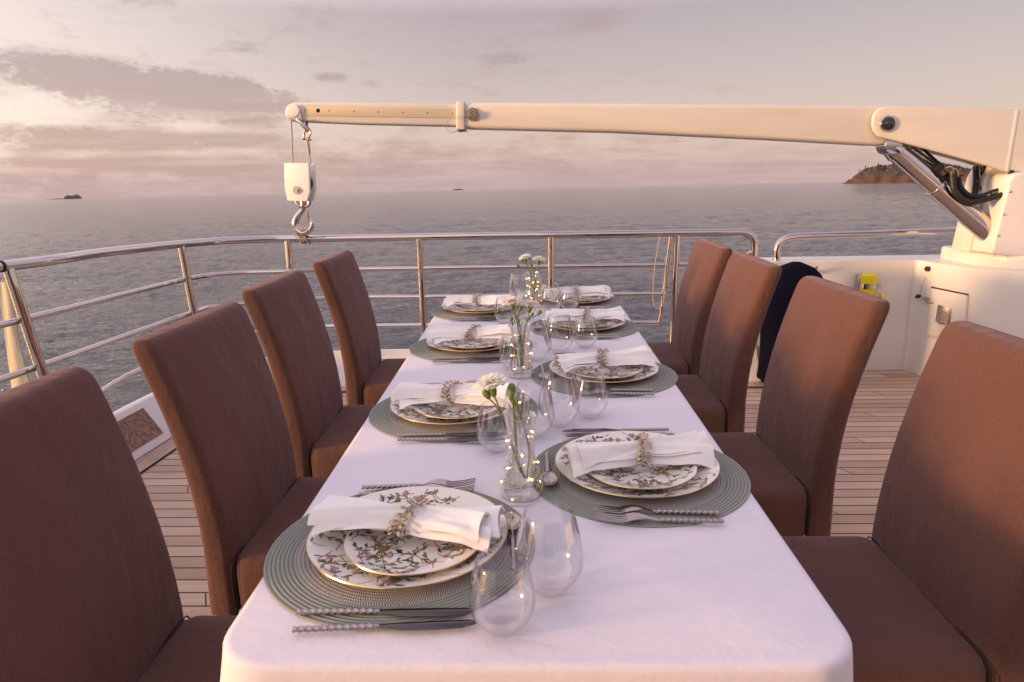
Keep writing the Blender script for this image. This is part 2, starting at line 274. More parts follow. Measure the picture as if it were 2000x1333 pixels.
# ------------------------------------------------------------------ mesh helpers
def V(*a): return Vector(a)
class MB:
    def __init__(s): s.bm = bmesh.new()
    def face(s, vs, mi=0):
        try: f = s.bm.faces.new(vs); f.material_index = mi; return f
        except ValueError: return None
    def v(s, p): return s.bm.verts.new(p)
    def box(s, c, d, rot=None, mi=0):
        c = Vector(c); q = rot if rot is not None else Matrix.Identity(3)
        vs = [s.v(c + q @ Vector((x*d[0]/2, y*d[1]/2, z*d[2]/2))) for x in (-1, 1) for y in (-1, 1) for z in (-1, 1)]
        for ix in ((0, 1, 3, 2), (4, 6, 7, 5), (0, 4, 5, 1), (2, 3, 7, 6), (0, 2, 6, 4), (1, 5, 7, 3)): s.face([vs[i] for i in ix], mi)
        return s
    def loft(s, rings, caps=True, closed=False, mi=0):
        rr = [[s.v(p) for p in r] for r in rings]; n = len(rr[0]); k = len(rr)
        for i in range(k if closed else k-1):
            a, b = rr[i], rr[(i+1) % k]
            for j in range(n): s.face((a[j], a[(j+1) % n], b[(j+1) % n], b[j]), mi)
        if caps and not closed: s.face(rr[0][::-1], mi); s.face(rr[-1], mi)
        return s
    def tube(s, pts, r, seg=12, closed=False, mi=0, caps=True, sy=1.0):
        pts = [Vector(p) for p in pts]; n = len(pts); rr = r if isinstance(r, (list, tuple)) else [r]*n
        tan = []
        for i in range(n):
            a = pts[(i-1) % n] if (closed or i > 0) else pts[i]; b = pts[(i+1) % n] if (closed or i < n-1) else pts[i]
            tan.append((b-a).normalized())
        up = Vector((0, 0, 1)) if abs(tan[0].z) < .9 else Vector((1, 0, 0))
        nn = (up - tan[0]*up.dot(tan[0])).normalized(); rings = []
        for i in range(n):
            nn = (nn - tan[i]*nn.dot(tan[i])).normalized(); bb = tan[i].cross(nn)
            rings.append([pts[i] + (nn*math.cos(2*math.pi*j/seg)*sy + bb*math.sin(2*math.pi*j/seg))*rr[i] for j in range(seg)])
        return s.loft(rings, caps, closed, mi)
    def cyl(s, a, b, r, r2=None, seg=20, mi=0): return s.tube([a, b], [r, r if r2 is None else r2], seg, mi=mi)
    def lathe(s, prof, seg=32, c=(0, 0, 0), mi=0, mis=None, rot=None, closed=False):
        c = Vector(c); rings = []
        for (r, z) in prof:
            ring = []
            if r < 1e-6: ring = [s.v(c + ((rot @ Vector((0, 0, z))) if rot is not None else Vector((0, 0, z))))]
            else:
                for j in range(seg):
                    p = Vector((r*math.cos(2*math.pi*j/seg), r*math.sin(2*math.pi*j/seg), z)); ring.append(s.v(c + (rot @ p if rot is not None else p)))
            rings.append(ring)
        m = len(rings)
        for i in range(m if closed else m-1):
            a, b = rings[i], rings[(i+1) % m]; q = mis[i] if mis else mi
            for j in range(seg):
                j2 = (j+1) % seg
                if len(a) == 1 and len(b) == 1: break
                if len(a) == 1: s.face((a[0], b[j2], b[j]), q)
                elif len(b) == 1: s.face((a[j], a[j2], b[0]), q)
                else: s.face((a[j], a[j2], b[j2], b[j]), q)
        return s
    def prism(s, pts, ext, mi=0):
        ext = Vector(ext); a = [s.v(p) for p in pts]; b = [s.v(Vector(p)+ext) for p in pts]; n = len(a)
        s.face(a[::-1], mi); s.face(b, mi)
        for i in range(n): s.face((a[i], a[(i+1) % n], b[(i+1) % n], b[i]), mi)
        return s
    def ball(s, c, r, seg=10, mi=0, sc3=(1, 1, 1), rot=None):
        n = max(4, seg//2); c = Vector(c); prof = [(math.sin(math.pi*i/n), -math.cos(math.pi*i/n)) for i in range(n+1)]
        m = Matrix.Diagonal(Vector(sc3)*r); m = rot @ m if rot is not None else m
        rings = []
        for (a, z) in prof:
            if a < 1e-6: rings.append([s.v(c + m @ Vector((0, 0, z)))])
            else: rings.append([s.v(c + m @ Vector((a*math.cos(2*math.pi*j/seg), a*math.sin(2*math.pi*j/seg), z))) for j in range(seg)])
        for i in range(n):
            a, b = rings[i], rings[i+1]
            for j in range(seg):
                j2 = (j+1) % seg
                if len(a) == 1: s.face((a[0], b[j2], b[j]), mi)
                elif len(b) == 1: s.face((a[j], a[j2], b[0]), mi)
                else: s.face((a[j], a[j2], b[j2], b[j]), mi)
        return s
    def build(s, name, m, parent=None, bevel=0, seg=3, subd=0, smooth=True, ang=38):
        bm = s.bm; bmesh.ops.recalc_face_normals(bm, faces=bm.faces); bm.normal_update()
        for f in bm.faces: f.smooth = smooth
        for e in bm.edges:
            if len(e.link_faces) == 2 and e.calc_face_angle(0) > R(ang): e.smooth = False
        me = bpy.data.meshes.new(name); bm.to_mesh(me); bm.free()
        for mm_ in (m if isinstance(m, list) else [m]): me.materials.append(mm_)
        o = bpy.data.objects.new(name, me); C.objects.link(o)
        if parent: o.parent = parent
        if bevel:
            b = o.modifiers.new('bevel', 'BEVEL'); b.width = bevel; b.segments = seg; b.limit_method = 'ANGLE'; b.angle_limit = R(32); b.harden_normals = False
            for p in me.polygons: p.use_smooth = True
            for e in me.edges: e.use_edge_sharp = False
        if subd: q = o.modifiers.new('subsurf', 'SUBSURF'); q.levels = subd; q.render_levels = subd
        return o
def tag(o, label=None, cat=None, group=None, kind=None):
    for k, v in (('label', label), ('category', cat), ('group', group), ('kind', kind)):
        if v: o[k] = v
    return o
def empty(name, loc, rz=0, label=None, cat=None, group=None):
    o = bpy.data.objects.new(name, None); C.objects.link(o); o.location = loc; o.rotation_euler = (0, 0, rz); o.empty_display_size = .05
    return tag(o, label, cat, group)
KIDS = {}
def copy_tree(o, parent=None):
    c = o.copy(); C.objects.link(c); c.parent = parent
    for ch in [x for x in list(C.objects) if x.parent == o]: copy_tree(ch, c)
    return c
def place(proto, state, loc, rz, label, scale=None):
    o = proto if not state[0] else copy_tree(proto)
    state[0] = True; o.location = loc; o.rotation_euler = (o.rotation_euler[0], o.rotation_euler[1], rz); o['label'] = label
    if scale: o.scale = scale
    return o
def smooth_path(pts, n=8, closed=False):
    pts = [Vector(p) for p in pts]; k = len(pts); out = []
    for i in range(k if closed else k-1):
        p0 = pts[(i-1) % k] if (closed or i > 0) else pts[0]*2-pts[1]; p1 = pts[i]; p2 = pts[(i+1) % k]
        p3 = pts[(i+2) % k] if (closed or i+2 < k) else pts[-1]*2-pts[-2]
        for j in range(n):
            t = j/n; out.append(.5*((2*p1)+(p2-p0)*t+(2*p0-5*p1+4*p2-p3)*t*t+(3*p1-p0-3*p2+p3)*t**3))
    if not closed: out.append(pts[-1])
    return out

# ------------------------------------------------------------------ sea, islands, headland (the yacht sits 1.2 degrees bow-up against the sea)
SN = Vector((-.004697, .021421, .99976)).normalized(); SP = Vector((0, 0, -4.6))
srot = Vector((0, 0, 1)).rotation_difference(SN)
mb = MB(); a0_, a1_ = R(-52), R(48); NA, NR = 300, 560; rg_ = [5.5*(420/5.5)**(k/NR) for k in range(NR+1)]
def wave(x, y, r):
    f = min(1, (r-5.5)/3)*max(0, 1-r/420)**.7
    if f <= 0: return 0
    g = .55+.9*max(0, noise.noise(Vector((x*.05, y*.11, 7)))+.25)
    h = .16*noise.noise(Vector((x*.16, y*.36, 1))) + g*.145*noise.noise(Vector((x*.50+.3*noise.noise(Vector((x*.3, y*.3, 5))), y*1.25, 2)))
    if r < 160: h += g*.085*noise.noise(Vector((x*1.3, y*3.0, 3)))
    if r < 45: h += g*.030*noise.noise(Vector((x*3.2, y*6.4, 4)))
    return h*f
G = []
for k, r in enumerate(rg_):
    row = []
    for j in range(NA+1):
        a_ = a0_+(a1_-a0_)*j/NA; x, y = r*math.sin(a_), r*math.cos(a_); row.append(mb.v((x, y, wave(x, y, r)*min(1, j/6, (NA-j)/6))))
    G.append(row)
for k in range(NR):
    for j in range(NA): mb.face((G[k][j], G[k][j+1], G[k+1][j+1], G[k+1][j]))
# the rest of the sheet: the disc out to the horizon, welded round the finer sector
far = [420, 800, 2500, 8000, 30000]; rest = [a1_+(2*math.pi-(a1_-a0_))*j/60 for j in range(61)]
prev = G[NR]
for r in far[1:]:
    cur = [mb.v((r*math.sin(a0_+(a1_-a0_)*j/NA), r*math.cos(a0_+(a1_-a0_)*j/NA), 0)) for j in range(NA+1)]
    for j in range(NA): mb.face((prev[j], prev[j+1], cur[j+1], cur[j]))
    prev = cur
pr_ = None
for r in [0.5, 5.5, 20, 80, 420, 2500, 30000]:
    cur = [mb.v((r*math.sin(a_), r*math.cos(a_), 0)) for a_ in rest]
    if pr_:
        for j in range(60): mb.face((pr_[j], pr_[j+1], cur[j+1], cur[j]))
    pr_ = cur
sea = mb.build('sea', M['sea'], ang=180); sea.location = SP; sea.rotation_mode = 'QUATERNION'; sea.rotation_quaternion = srot; tag(sea, kind='structure')
def on_sea(px, D):
    d = ray(px, 360); d = d - SN*d.dot(SN); d.normalize()
    return EYE + d*D - SN*(EYE-SP).dot(SN), d
def island(px0, px1, D, prof, name, m, depth, seed, amp, nu=90, nv=16, freq=.1):
    a, da = on_sea(px0, D); b, db = on_sea(px1, D); u = b-a; L = u.length; u.normalize(); nrm = (da+db).normalized(); nrm = (nrm-u*nrm.dot(u)).normalized()
    mb = MB(); rows = []
    for i in range(nu+1):
        t = i/nu; row = []
        k = t*(len(prof)-1); j = min(int(k), len(prof)-2); h = prof[j]*(1-(k-j))+prof[j+1]*(k-j)
        for q in range(nv+1):
            s = q/nv; hh = h*min(1, (math.sin(math.pi*min(1, s*1.02))**.45 if 0 < s < 1 else 0))
            x = L*t; y = depth*(s-.25)
            nz = noise.fractal(Vector((x*freq, y*freq, seed)), .8, 2.1, 5)*amp*(hh/max(h, 1e-3))*min(1, h/(6 if amp > 1.5 else 3))
            wob = noise.noise(Vector((x*freq*.5, seed, hh*.2)))*amp*2
            row.append(mb.v(Vector((x, y+wob, max(hh+nz, 0) if 0 < q < nv else -1.5))))
        rows.append(row)
    for i in range(nu):
        for q in range(nv): mb.face((rows[i][q], rows[i+1][q], rows[i+1][q+1], rows[i][q+1]))
    o = mb.build(name, m, smooth=False); o.rotation_mode = 'QUATERNION'
    o.rotation_quaternion = Matrix((u, nrm, SN)).transposed().to_quaternion(); o.location = a; tag(o, kind='structure')
    return a, u, nrm, L
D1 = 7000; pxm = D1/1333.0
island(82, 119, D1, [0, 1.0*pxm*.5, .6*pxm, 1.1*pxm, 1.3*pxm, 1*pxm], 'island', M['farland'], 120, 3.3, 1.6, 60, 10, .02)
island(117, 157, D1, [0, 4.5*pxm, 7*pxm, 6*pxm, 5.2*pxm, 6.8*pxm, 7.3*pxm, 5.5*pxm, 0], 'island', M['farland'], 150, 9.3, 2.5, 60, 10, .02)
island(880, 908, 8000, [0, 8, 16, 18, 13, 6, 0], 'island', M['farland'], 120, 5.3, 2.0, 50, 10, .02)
DH = 1500; ph = DH/1333.0*1.05
a, u, nrm, L = island(1647, 2120, DH, [v*ph for v in (0, 9, 20, 24, 27, 25, 31, 32, 32, 33, 31, 29, 25, 22, 19, 17, 14, 13, 12, 11, 14, 16, 18, 16, 12, 8, 4)],
                      'headland', M['land'], 150, 1.7, 4.6, 320, 40, .13)
prof = (0, 9, 20, 24, 27, 25, 31, 32, 32, 33, 31, 29, 25, 22, 19, 17, 14, 13, 12, 11, 14, 16, 18, 16, 12, 8, 4)
def pine_parts(seed, h):
    rnd = random.Random(seed); t = MB(); t.tube([(0, 0, 0), (rnd.uniform(-.3, .3), 0, h*.5), (rnd.uniform(-.5, .5), 0, h)], [.35, .25, .08], 7)
    for i in range(6):
        a_ = rnd.uniform(0, 6.28); z = h*rnd.uniform(.35, .9); t.tube([(0, 0, z), (math.cos(a_)*1.6, math.sin(a_)*1.6, z+.5)], [.12, .04], 5)
    c = MB()
    for i in range(150):
        a_ = rnd.uniform(0, 6.28); z = h*rnd.uniform(.35, 1.05); rr = (1-abs(z/h-.55)*1.1)*2.4*rnd.uniform(.3, 1); p = Vector((math.cos(a_)*rr, math.sin(a_)*rr, z))
        q = Matrix.Rotation(rnd.uniform(0, 6), 3, 'Z') @ Matrix.Rotation(rnd.uniform(0, 6), 3, 'X'); k = rnd.uniform(.3, .8)
        vs = [c.v(p + q @ Vector(w_)*k) for w_ in ((-1, -.5, 0), (1, -.4, .2), (.8, .6, 0), (-.7, .5, .3))]; c.face(vs)
    return t, c
pp = [(1679, 8), (1691, 11), (1697, 7), (1706, 7), (1719, 10), (1724, 7), (1736, 8), (1741, 7), (1753, 7), (1764, 8), (1776, 7)]
protos = []
for i in range(3):
    e = empty('pine_tree', (0, 0, 0), 0, 'x', 'tree', 'pines along the ridge of the headland'); t, c = pine_parts(i+4, 1.0*10); t.build('trunk', M['trunk'], e); c.build('crown', M['tree'], e, smooth=False); protos.append([e, [False]])
tl = ['leftmost thin pine standing on the left slope of the headland', 'tall thin pine near the left end of the headland ridge', 'small pine just right of the tall one on the headland', 'low pine on the ridge, fourth tree from the left tip of the headland',
      'tallest pine on the middle of the headland skyline', 'short pine beside the tallest pine on the headland', 'pine on the dip of the headland ridge', 'small pine right of the dip of the headland ridge', 'pine at the start of the higher ridge of the headland', 'pine on the higher ridge left of the crane cylinder', 'pine on the ridge where the crane cylinder crosses it']
for i, (px, hp) in enumerate(pp):
    t = (px-1647)/(2120-1647)*26; j = int(t); h = (prof[j]*(1-t+j)+prof[j+1]*(t-j))*ph
    base = a + u*(L*(px-1647)/(2120-1647)) + nrm*(150*.12) + SN*(h*.86)
    pr = protos[i % 3]; o = place(pr[0], pr[1], base, random.uniform(0, 6), tl[i], (.55, .55, hp*ph*.85/10))

# ------------------------------------------------------------------ deck, coaming, bulwark
outer = [(-2.20, -1.5), (-2.18, .5), (-2.15, 1.8), (-2.13, 2.6), (-2.09, 3.23), (-2.05, 3.55), (-1.95, 3.86), (-1.78, 4.14), (-1.55, 4.30), (-1.25, 4.36), (-.7, 4.38), (.4, 4.38), (1.46, 4.38)]
outer = [tuple(p)[:2] for p in smooth_path([(x, y, 0) for x, y in outer], 6)]
def offs(path, d):
    out = []
    for i, p in enumerate(path):
        a_ = Vector(path[max(0, i-1)]); b_ = Vector(path[min(len(path)-1, i+1)]); t = (b_-a_).normalized(); out.append((p[0]+t.y*d, p[1]-t.x*d))
    return out
mb = MB(); po = offs(outer, .02)
dk = [(x, y, -.75) for x, y in po] + [(1.46, 4.5, -.75), (3.0, 4.5, -.75), (3.2, -1.5, -.75)]
mb.face([mb.v(p) for p in dk]); deck = mb.build('deck', M['deck']); tag(deck, kind='structure')
def ribbon(name, path, d0, d1, z, m, kind='structure', parent=None, th=0):
    mb = MB(); a_ = offs(path, d0); b_ = offs(path, d1)
    va = [mb.v((x, y, z)) for x, y in a_]; vb = [mb.v((x, y, z)) for x, y in b_]
    for i in range(len(path)-1): mb.face((va[i], va[i+1], vb[i+1], vb[i]))
    o = mb.build(name, m, parent); tag(o, kind=kind) if kind else None
    return o
ribbon('deck_caulking', outer, .12, .316, -.746, M['dark']); ribbon('deck_margin', outer, .206, .308, -.742, M['teak'])
# coaming with sloped inner face
cm = empty('low_bulwark', (-2.0, 2.5, -.75), 0, 'low white bulwark curving round the stern under the railing', 'bulwark')
mb = MB(); rings = []
sec = [(0, -1.3), (0, -.565), (.012, -.552), (.05, -.550), (.062, -.556), (.185, -.735), (.196, -.752)]
cols = []
for d, z in sec: cols.append([mb.v(Vector((x, y, z))-cm.location) for x, y in offs(outer, d)])
for k in range(len(sec)-1):
    for i in range(len(outer)-1): mb.face((cols[k][i], cols[k][i+1], cols[k+1][i+1], cols[k+1][i]))
mb.build('bulwark_moulding', M['white'], cm)
# teak step pads on the sloped inner face
def pad(i0, i1, name):
    mb = MB(); lo = offs(outer, .170); hi = offs(outer, .078); q = Vector((.0025, 0, .004))
    A = [mb.v(Vector((x, y, -.7132))+q-cm.location) for x, y in lo[i0:i1]]; B = [mb.v(Vector((x, y, -.5792))+q-cm.location) for x, y in hi[i0:i1]]
    for i in range(len(A)-1): mb.face((A[i], A[i+1], B[i+1], B[i]))
    return mb.build(name, M['teakdark'], cm)
iy = [i for i, p in enumerate(outer) if p[0] < -2.0 and 2.55 < p[1] < 3.34]
pad(iy[0], iy[-1]+1, 'teak_panel')
# right-hand high bulwark, turning towards the camera at the crane
bw = empty('high_bulwark', (2.4, 4.5, -.75), 0, 'high white moulded bulwark wall on the right carrying the crane', 'bulwark')
inner = [(1.46, 4.43), (1.9, 4.43), (2.42, 4.43), (2.47, 4.422), (2.495, 4.395), (2.508, 4.35), (2.53, 4.26), (2.60, 4.03), (2.715, 3.78), (2.80, 3.4), (2.88, 2.6), (2.92, 1.2), (2.92, -1.5)]
inner = [tuple(p)[:2] for p in smooth_path([(x, y, 0) for x, y in inner], 4)]
topo = [(x, y, -.757) for x, y in inner] + [(3.9, -1.5, -.757), (3.9, 4.70, -.757), (1.46, 4.70, -.757)]
MB().prism([Vector(p)-bw.location for p in topo], (0, 0, .737)).build('wall', M['white'], bw, bevel=.018, seg=4)

# unseen cabin front added behind the camera to give steel and glass dark reflections
mb = MB(); mb.box((.9, -1.95, .45), (4.0, .12, 2.4)); dh = mb.build('added_deckhouse', M['white']); tag(dh, kind='structure')
for x in (-.55, .4, 1.35, 2.3): MB().box((x, -1.882, .38), (.86, .010, 2.0)).build('added_window', M['tint'], dh)  # dark panes, added for the same reflections
# ------------------------------------------------------------------ railings
RT = [(-420, 575, .30), (-150, 545, .275), (0, 521, .255), (111, 507, .247), (194, 494.5, .240), (278, 485, .230), (344, 478, .222), (416, 472, .212), (472, 469, .207), (540, 467, .202)]
rt = [at(x, y, z=z) for x, y, z in RT]
rt = [Vector((-2.06, -.5, .40)), Vector((-2.05, 1.2, .32))] + rt[2:]
rt += [Vector((-1.30, 4.185, .200)), Vector((-1.0, 4.18, .2)), Vector((-.5, 4.18, .2)), Vector((.2, 4.17, .2)), Vector((.88, 4.165, .2))]
R2 = [at(x, y, z=z) for x, y, z in ((47, 624, .036), (361, 546.5, .016), (454, 534.5, .0095), (558, 531, .008))]
R3 = [at(x, y, z=z) for x, y, z in ((68, 719, -.165), (373, 612, -.168), (437, 598, -.170))]
def railpath(p, z): return [Vector((-2.03, .6, p[0].z+.09)), Vector((-2.02, 1.8, p[0].z+.03))] + p + [Vector((-1.25, 4.18, z)), Vector((-.6, 4.18, z)), Vector((.2, 4.175, z)), Vector((.835, 4.165, z))]
rl = empty('stern_railing', (-.6, 4.18, -.55), 0, 'long stainless steel railing curving round the left and stern edge', 'railing')
def rb(mb, name, m=M['chrome'], par=None, **k):
    mb.bm.transform(Matrix.Translation(-(par or rl).location)); return mb.build(name, m, par or rl, **k)
top = smooth_path(rt, 10)
rb(MB().tube(top, .0215, 20), 'top_rail')
r2 = smooth_path(railpath(R2, .0077), 10); r3 = smooth_path(railpath(R3, -.1705), 10)
r4p = [Vector((-2.03, .6, -.26)), Vector((-2.02, 1.8, -.31))] + [at(x, y, z=z) for x, y, z in ((120, 806, -.355), (230, 745, -.354), (278, 721, -.353))] + [Vector((-1.87, 3.72, -.352)), Vector((-1.70, 4.0, -.351)), Vector((-1.45, 4.15, -.3505)), Vector((-1.2, 4.18, -.3505)), Vector((-.6, 4.18, -.3505)), Vector((.2, 4.175, -.3505)), Vector((.80, 4.165, -.3505))]
r4 = smooth_path(r4p, 10)
for p in (r2, r3, r4): rb(MB().tube(p, .0135, 16), 'middle_rail')
def on_path(path, f):   # nearest point of path to (x,y) of f
    return min(path, key=lambda q: (q.x-f[0])**2+(q.y-f[1])**2)
post_px = [(15, 535), (353, 484), (561, 475)]
def prx(q): d = q-EYE; return 1000+FPX*d.dot(rgt)/d.dot(fwd)
dense = [a_.lerp(b_, k/6) for a_, b_ in zip(top, top[1:]) for k in range(6)]
posts = [min(dense, key=lambda q: abs(prx(q)-x)) for (x, y) in post_px] + [on_path(top, (-.677, 4.18)), on_path(top, (.112, 4.17))]
feet = {0: at(70, 800, z=-.42)}
for i, p in enumerate(posts):
    q = on_path(r2, p); b_ = on_path(r4, p) if i < 3 else p
    foot = Vector((p.x*.0+b_.x, b_.y, -.556)) if i < 3 else Vector((p.x, p.y+.05, -.556))
    if i >= 3: foot = Vector((p.x, p.y, -.60))
    m = MB(); m.cyl(Vector((p.x, p.y, p.z-.012)), foot, .0215, seg=20); m.cyl(foot, foot+Vector((0, 0, .012)), .04, seg=24)
    rb(m, 'post')
for pth, px_, rr in ((top, (448, 469, .207), .0225), (r2, (455, 534, .0095), .0143), (r2, (415, 538, .011), .0141)):
    q = on_path(pth, at(px_[0], px_[1], z=px_[2])); i = pth.index(q); t = (pth[i+1]-pth[i-1]).normalized(); rb(MB().cyl(q-t*.004, q+t*.004, rr, seg=20), 'joint_ring', M['steel'])
q = on_path(top, at(4, 521, z=.255)); i = top.index(q); t = (top[i+1]-top[i-1]).normalized()
rb(MB().cyl(q-t*.008, q+t*.006, .0235, seg=20), 'joint_ring', M['dark'])
# slim end stile of the gate frame
m = MB(); m.tube([(.852, 4.165, .19), (.835, 4.165, .0), (.81, 4.165, -.3), (.80, 4.165, -.352)], .0115, 12); rb(m, 'end_stile')
# short section right of the gate
gs = empty('gate_railing', (.9, 4.18, -.55), 0, 'short stainless railing section with a bent end right of the gate', 'railing')
gp = [Vector((.885, 4.18, .198)), Vector((1.26, 4.175, .198)), Vector((1.30, 4.175, .194)), Vector((1.335, 4.175, .178)), Vector((1.355, 4.175, .148)), Vector((1.36, 4.175, .11)), Vector((1.36, 4.18, -.3)), Vector((1.36, 4.18, -.58))]
gp = [gp[0]] + smooth_path(gp[1:6], 5) + gp[6:]
rb(MB().tube(gp, .0215, 20), 'top_rail', par=gs)
for z in (.0077, -.1705, -.3505): rb(MB().cyl((.9, 4.18, z), (1.35, 4.18, z), .0135, seg=16), 'middle_rail', par=gs)
rb(MB().cyl((1.29, 4.18, .045), (1.352, 4.18, .085), .011, seg=12), 'brace', par=gs)
m = MB(); m.cyl((.892, 4.18, .185), (.892, 4.18, -.60), .0215, seg=20); rb(m, 'post', par=gs)
# rail on the high bulwark
br = empty('bulwark_handrail', (1.6, 4.5, -.02), 0, 'stainless handrail standing on top of the high right bulwark', 'railing')
Yb = 4.52
hp = [at(1517, 512, Y=Yb), at(1517, 490, Y=Yb), at(1522, 476, Y=Yb), at(1535, 466.5, Y=Yb), at(1556, 462, Y=Yb), at(1700, 457.5, Y=Yb), at(1898, 450, Y=Yb), at(1990, 446, Y=Yb)]
hp = [hp[0]] + smooth_path(hp[1:5], 6) + hp[5:]
rb(MB().tube(hp, .0225, 20), 'top_rail', par=br)
m = MB(); m.cyl(hp[0]-Vector((0, 0, .02)), hp[0]+Vector((0, 0, .004)), .036, seg=24); rb(m, 'foot_flange', par=br)
# rope loop on the gate
lp = [at(1289, 462, Y=4.14), at(1284, 490, Y=4.13), at(1279, 520, Y=4.13), at(1276, 560, Y=4.13), at(1276, 590, Y=4.13), at(1281, 601, Y=4.13), at(1289, 602, Y=4.13), at(1296, 590, Y=4.13), at(1298, 560, Y=4.13), at(1300, 525, Y=4.13), at(1301, 505, Y=4.14)]
o = MB().tube(smooth_path(lp, 6), .0027, 8).build('rope', M['rope']); tag(o, 'thin cream rope hanging in a loop from the rail beside the gate post', 'rope')
# canvas strip behind the left rail post
m = MB(); A = []
for k in range(13):
    t = k/12; py = 552+t*215; xa = -6+t*28; xb = xa+20+8*math.sin(t*9)*.2+t*14
    row = []
    for j in range(7):
        s = j/6; p = at(xa+(xb-xa)*s, py, Y=2.86-.03*t); p = p + Vector((0, .004*math.sin(s*6+t*2), 0)); row.append(p)
    A.append(row)
vs = [[m.v(p) for p in r] for r in A]; vb = [[m.v(p+Vector((.0, .012, 0))) for p in r] for r in A]
for i in range(12):
    for j in range(6):
        m.face((vs[i][j], vs[i][j+1], vs[i+1][j+1], vs[i+1][j])); m.face((vb[i][j], vb[i+1][j], vb[i+1][j+1], vb[i][j+1]))
    m.face((vs[i][0], vs[i+1][0], vb[i+1][0], vb[i][0])); m.face((vs[i][6], vb[i][6], vb[i+1][6], vs[i+1][6]))
o = m.build('canvas_strap', M['canvas']); tag(o, 'pale yellowish canvas strip hanging behind the leftmost railing post', 'canvas strap')

# ------------------------------------------------------------------ crane
YC = 4.14
def pc(px, py, dy=0): return at(px, py, Y=YC+dy)
def flat(pts, y0, y1):   # outline given in photo pixels at the crane's own plane -> thickness along y
    P = [at(x, y, Y=YC+(y0 if y0 < 0 else 0)) for x, y in pts]; return [Vector((p.x, YC+y0, p.z)) for p in P], (0, y1-y0, 0)
cr_ = empty('deck_crane', (2.85, 4.14, -.02), 0, 'cream white telescopic deck crane reaching left over the table', 'crane')
def cb(mb, name, m, **k): mb.bm.transform(Matrix.Translation(-cr_.location)); return mb.build(name, m, cr_, **k)
P, e = flat([(905, 200), (1760, 206), (1760, 285), (1700, 283), (1500, 272), (1200, 258), (905, 251)], -.085, .085)
cb(MB().prism(P, e), 'boom', M['boom'], bevel=.024, seg=5)
P, e = flat([(572, 200), (900, 203), (900, 247), (700, 242.5), (565, 237), (557, 230), (555, 215), (561, 205)], -.062, .062)
cb(MB().prism(P, e), 'boom_extension', M['boom'], bevel=.017, seg=5)
P, e = flat([(592, 209), (598, 206.5), (892, 212), (892, 231), (600, 226.5), (592, 223)], -.0665, -.060)
cb(MB().prism(P, e), 'wear_strip', M['pad'], bevel=.002)
for x in (596, 643, 691, 739, 787, 835, 884): cb(MB().cyl(pc(x, 216+(x-596)*.022, -.0675), pc(x, 216+(x-596)*.022, -.0645), .0035, seg=12), 'rivet', M['brass'])
cb(MB().cyl(pc(621.5, 216.5, -.069), pc(621.5, 216.5, -.06), .011, seg=20), 'pin_hole', M['dark'])
P, e = flat([(891, 198), (908, 198), (908, 254), (891, 253)], -.094, .094)
cb(MB().prism(P, e), 'collar', M['boom'], bevel=.008)
m = MB(); c_ = pc(923, 224, -.088); m.cyl(c_+Vector((0, .01, 0)), c_+Vector((0, -.006, 0)), .036, seg=28); m.cyl(c_+Vector((0, -.004, 0)), c_+Vector((0, -.012, 0)), .029, .026, seg=28)
m.box(c_+Vector((0, -.018, 0)), (.012, .016, .05), Matrix.Rotation(R(50), 3, 'Y')); m.tube([c_+Vector((.017*math.cos(a_), -.022, .017*math.sin(a_))) for a_ in [k*.628 for k in range(10)]], .003, 8, closed=True)
cb(m, 'locking_pin', M['brass'])
m = MB(); m.tube(smooth_path([pc(922, 226, -.112), pc(900, 226.5, -.11), pc(880, 232, -.1), pc(872, 242, -.09), pc(873, 254, -.08), pc(884, 259, -.07), pc(898, 255, -.05), pc(915, 259, -.05), pc(917, 250, -.06)], 6), .0016, 6)
m.ball(pc(900, 256, -.04), .010, 10); m.cyl(pc(893, 256, -.05), pc(908, 256.5, -.05), .0045, seg=8)
cb(m, 'pin_lanyard', M['steel'])
# head sheave cap and link plate
m = MB(); c_ = pc(575, 217, -.062); m.cyl(c_+Vector((0, .01, 0)), c_+Vector((0, -.020, 0)), .034, seg=40); cb(m, 'sheave_cap', M['blockw'], bevel=.002)
P, e = flat([(562, 230), (583, 208), (590, 232), (588, 244), (580, 240)], -.072, -.063); cb(MB().prism(P, e), 'link_plate', M['steel'], bevel=.003)
m = MB(); m.tube([pc(580, 233, -.09), pc(590, 243, -.10), pc(600, 254, -.09)], [.009, .011, .010], 10); m.tube([pc(598, 238, -.03), pc(600, 252, -.06)], [.009, .008], 10); m.ball(pc(599, 253, -.08), .016, 12)
cb(m, 'becket_arm', M['steel'])
m = MB(); m.tube(smooth_path([pc(592.5, 271, -.09), pc(594, 262, -.09), pc(598, 252, -.09), pc(604, 253, -.09), pc(606.5, 261, -.09), pc(602, 272, -.09)], 5), .0055, 8); m.ball(pc(593, 271, -.09), .010, 10); m.ball(pc(602, 272, -.09), .011, 10); m.cyl(pc(590, 271, -.09), pc(608, 274, -.09), .005, seg=8)
cb(m, 'shackle', M['brass'])
cb(MB().tube([pc(569, 236, -.05), pc(572, 322, -.05)], .0042, 8), 'hoist_cable', M['rope'])
m = MB(); m.tube([pc(600, 274, -.09), pc(607, 322, -.06)], .0042, 8); m.tube([pc(602, 274, -.09), pc(605.5, 300, -.07)], .0045, 8); cb(m, 'hoist_cable', M['rope'])
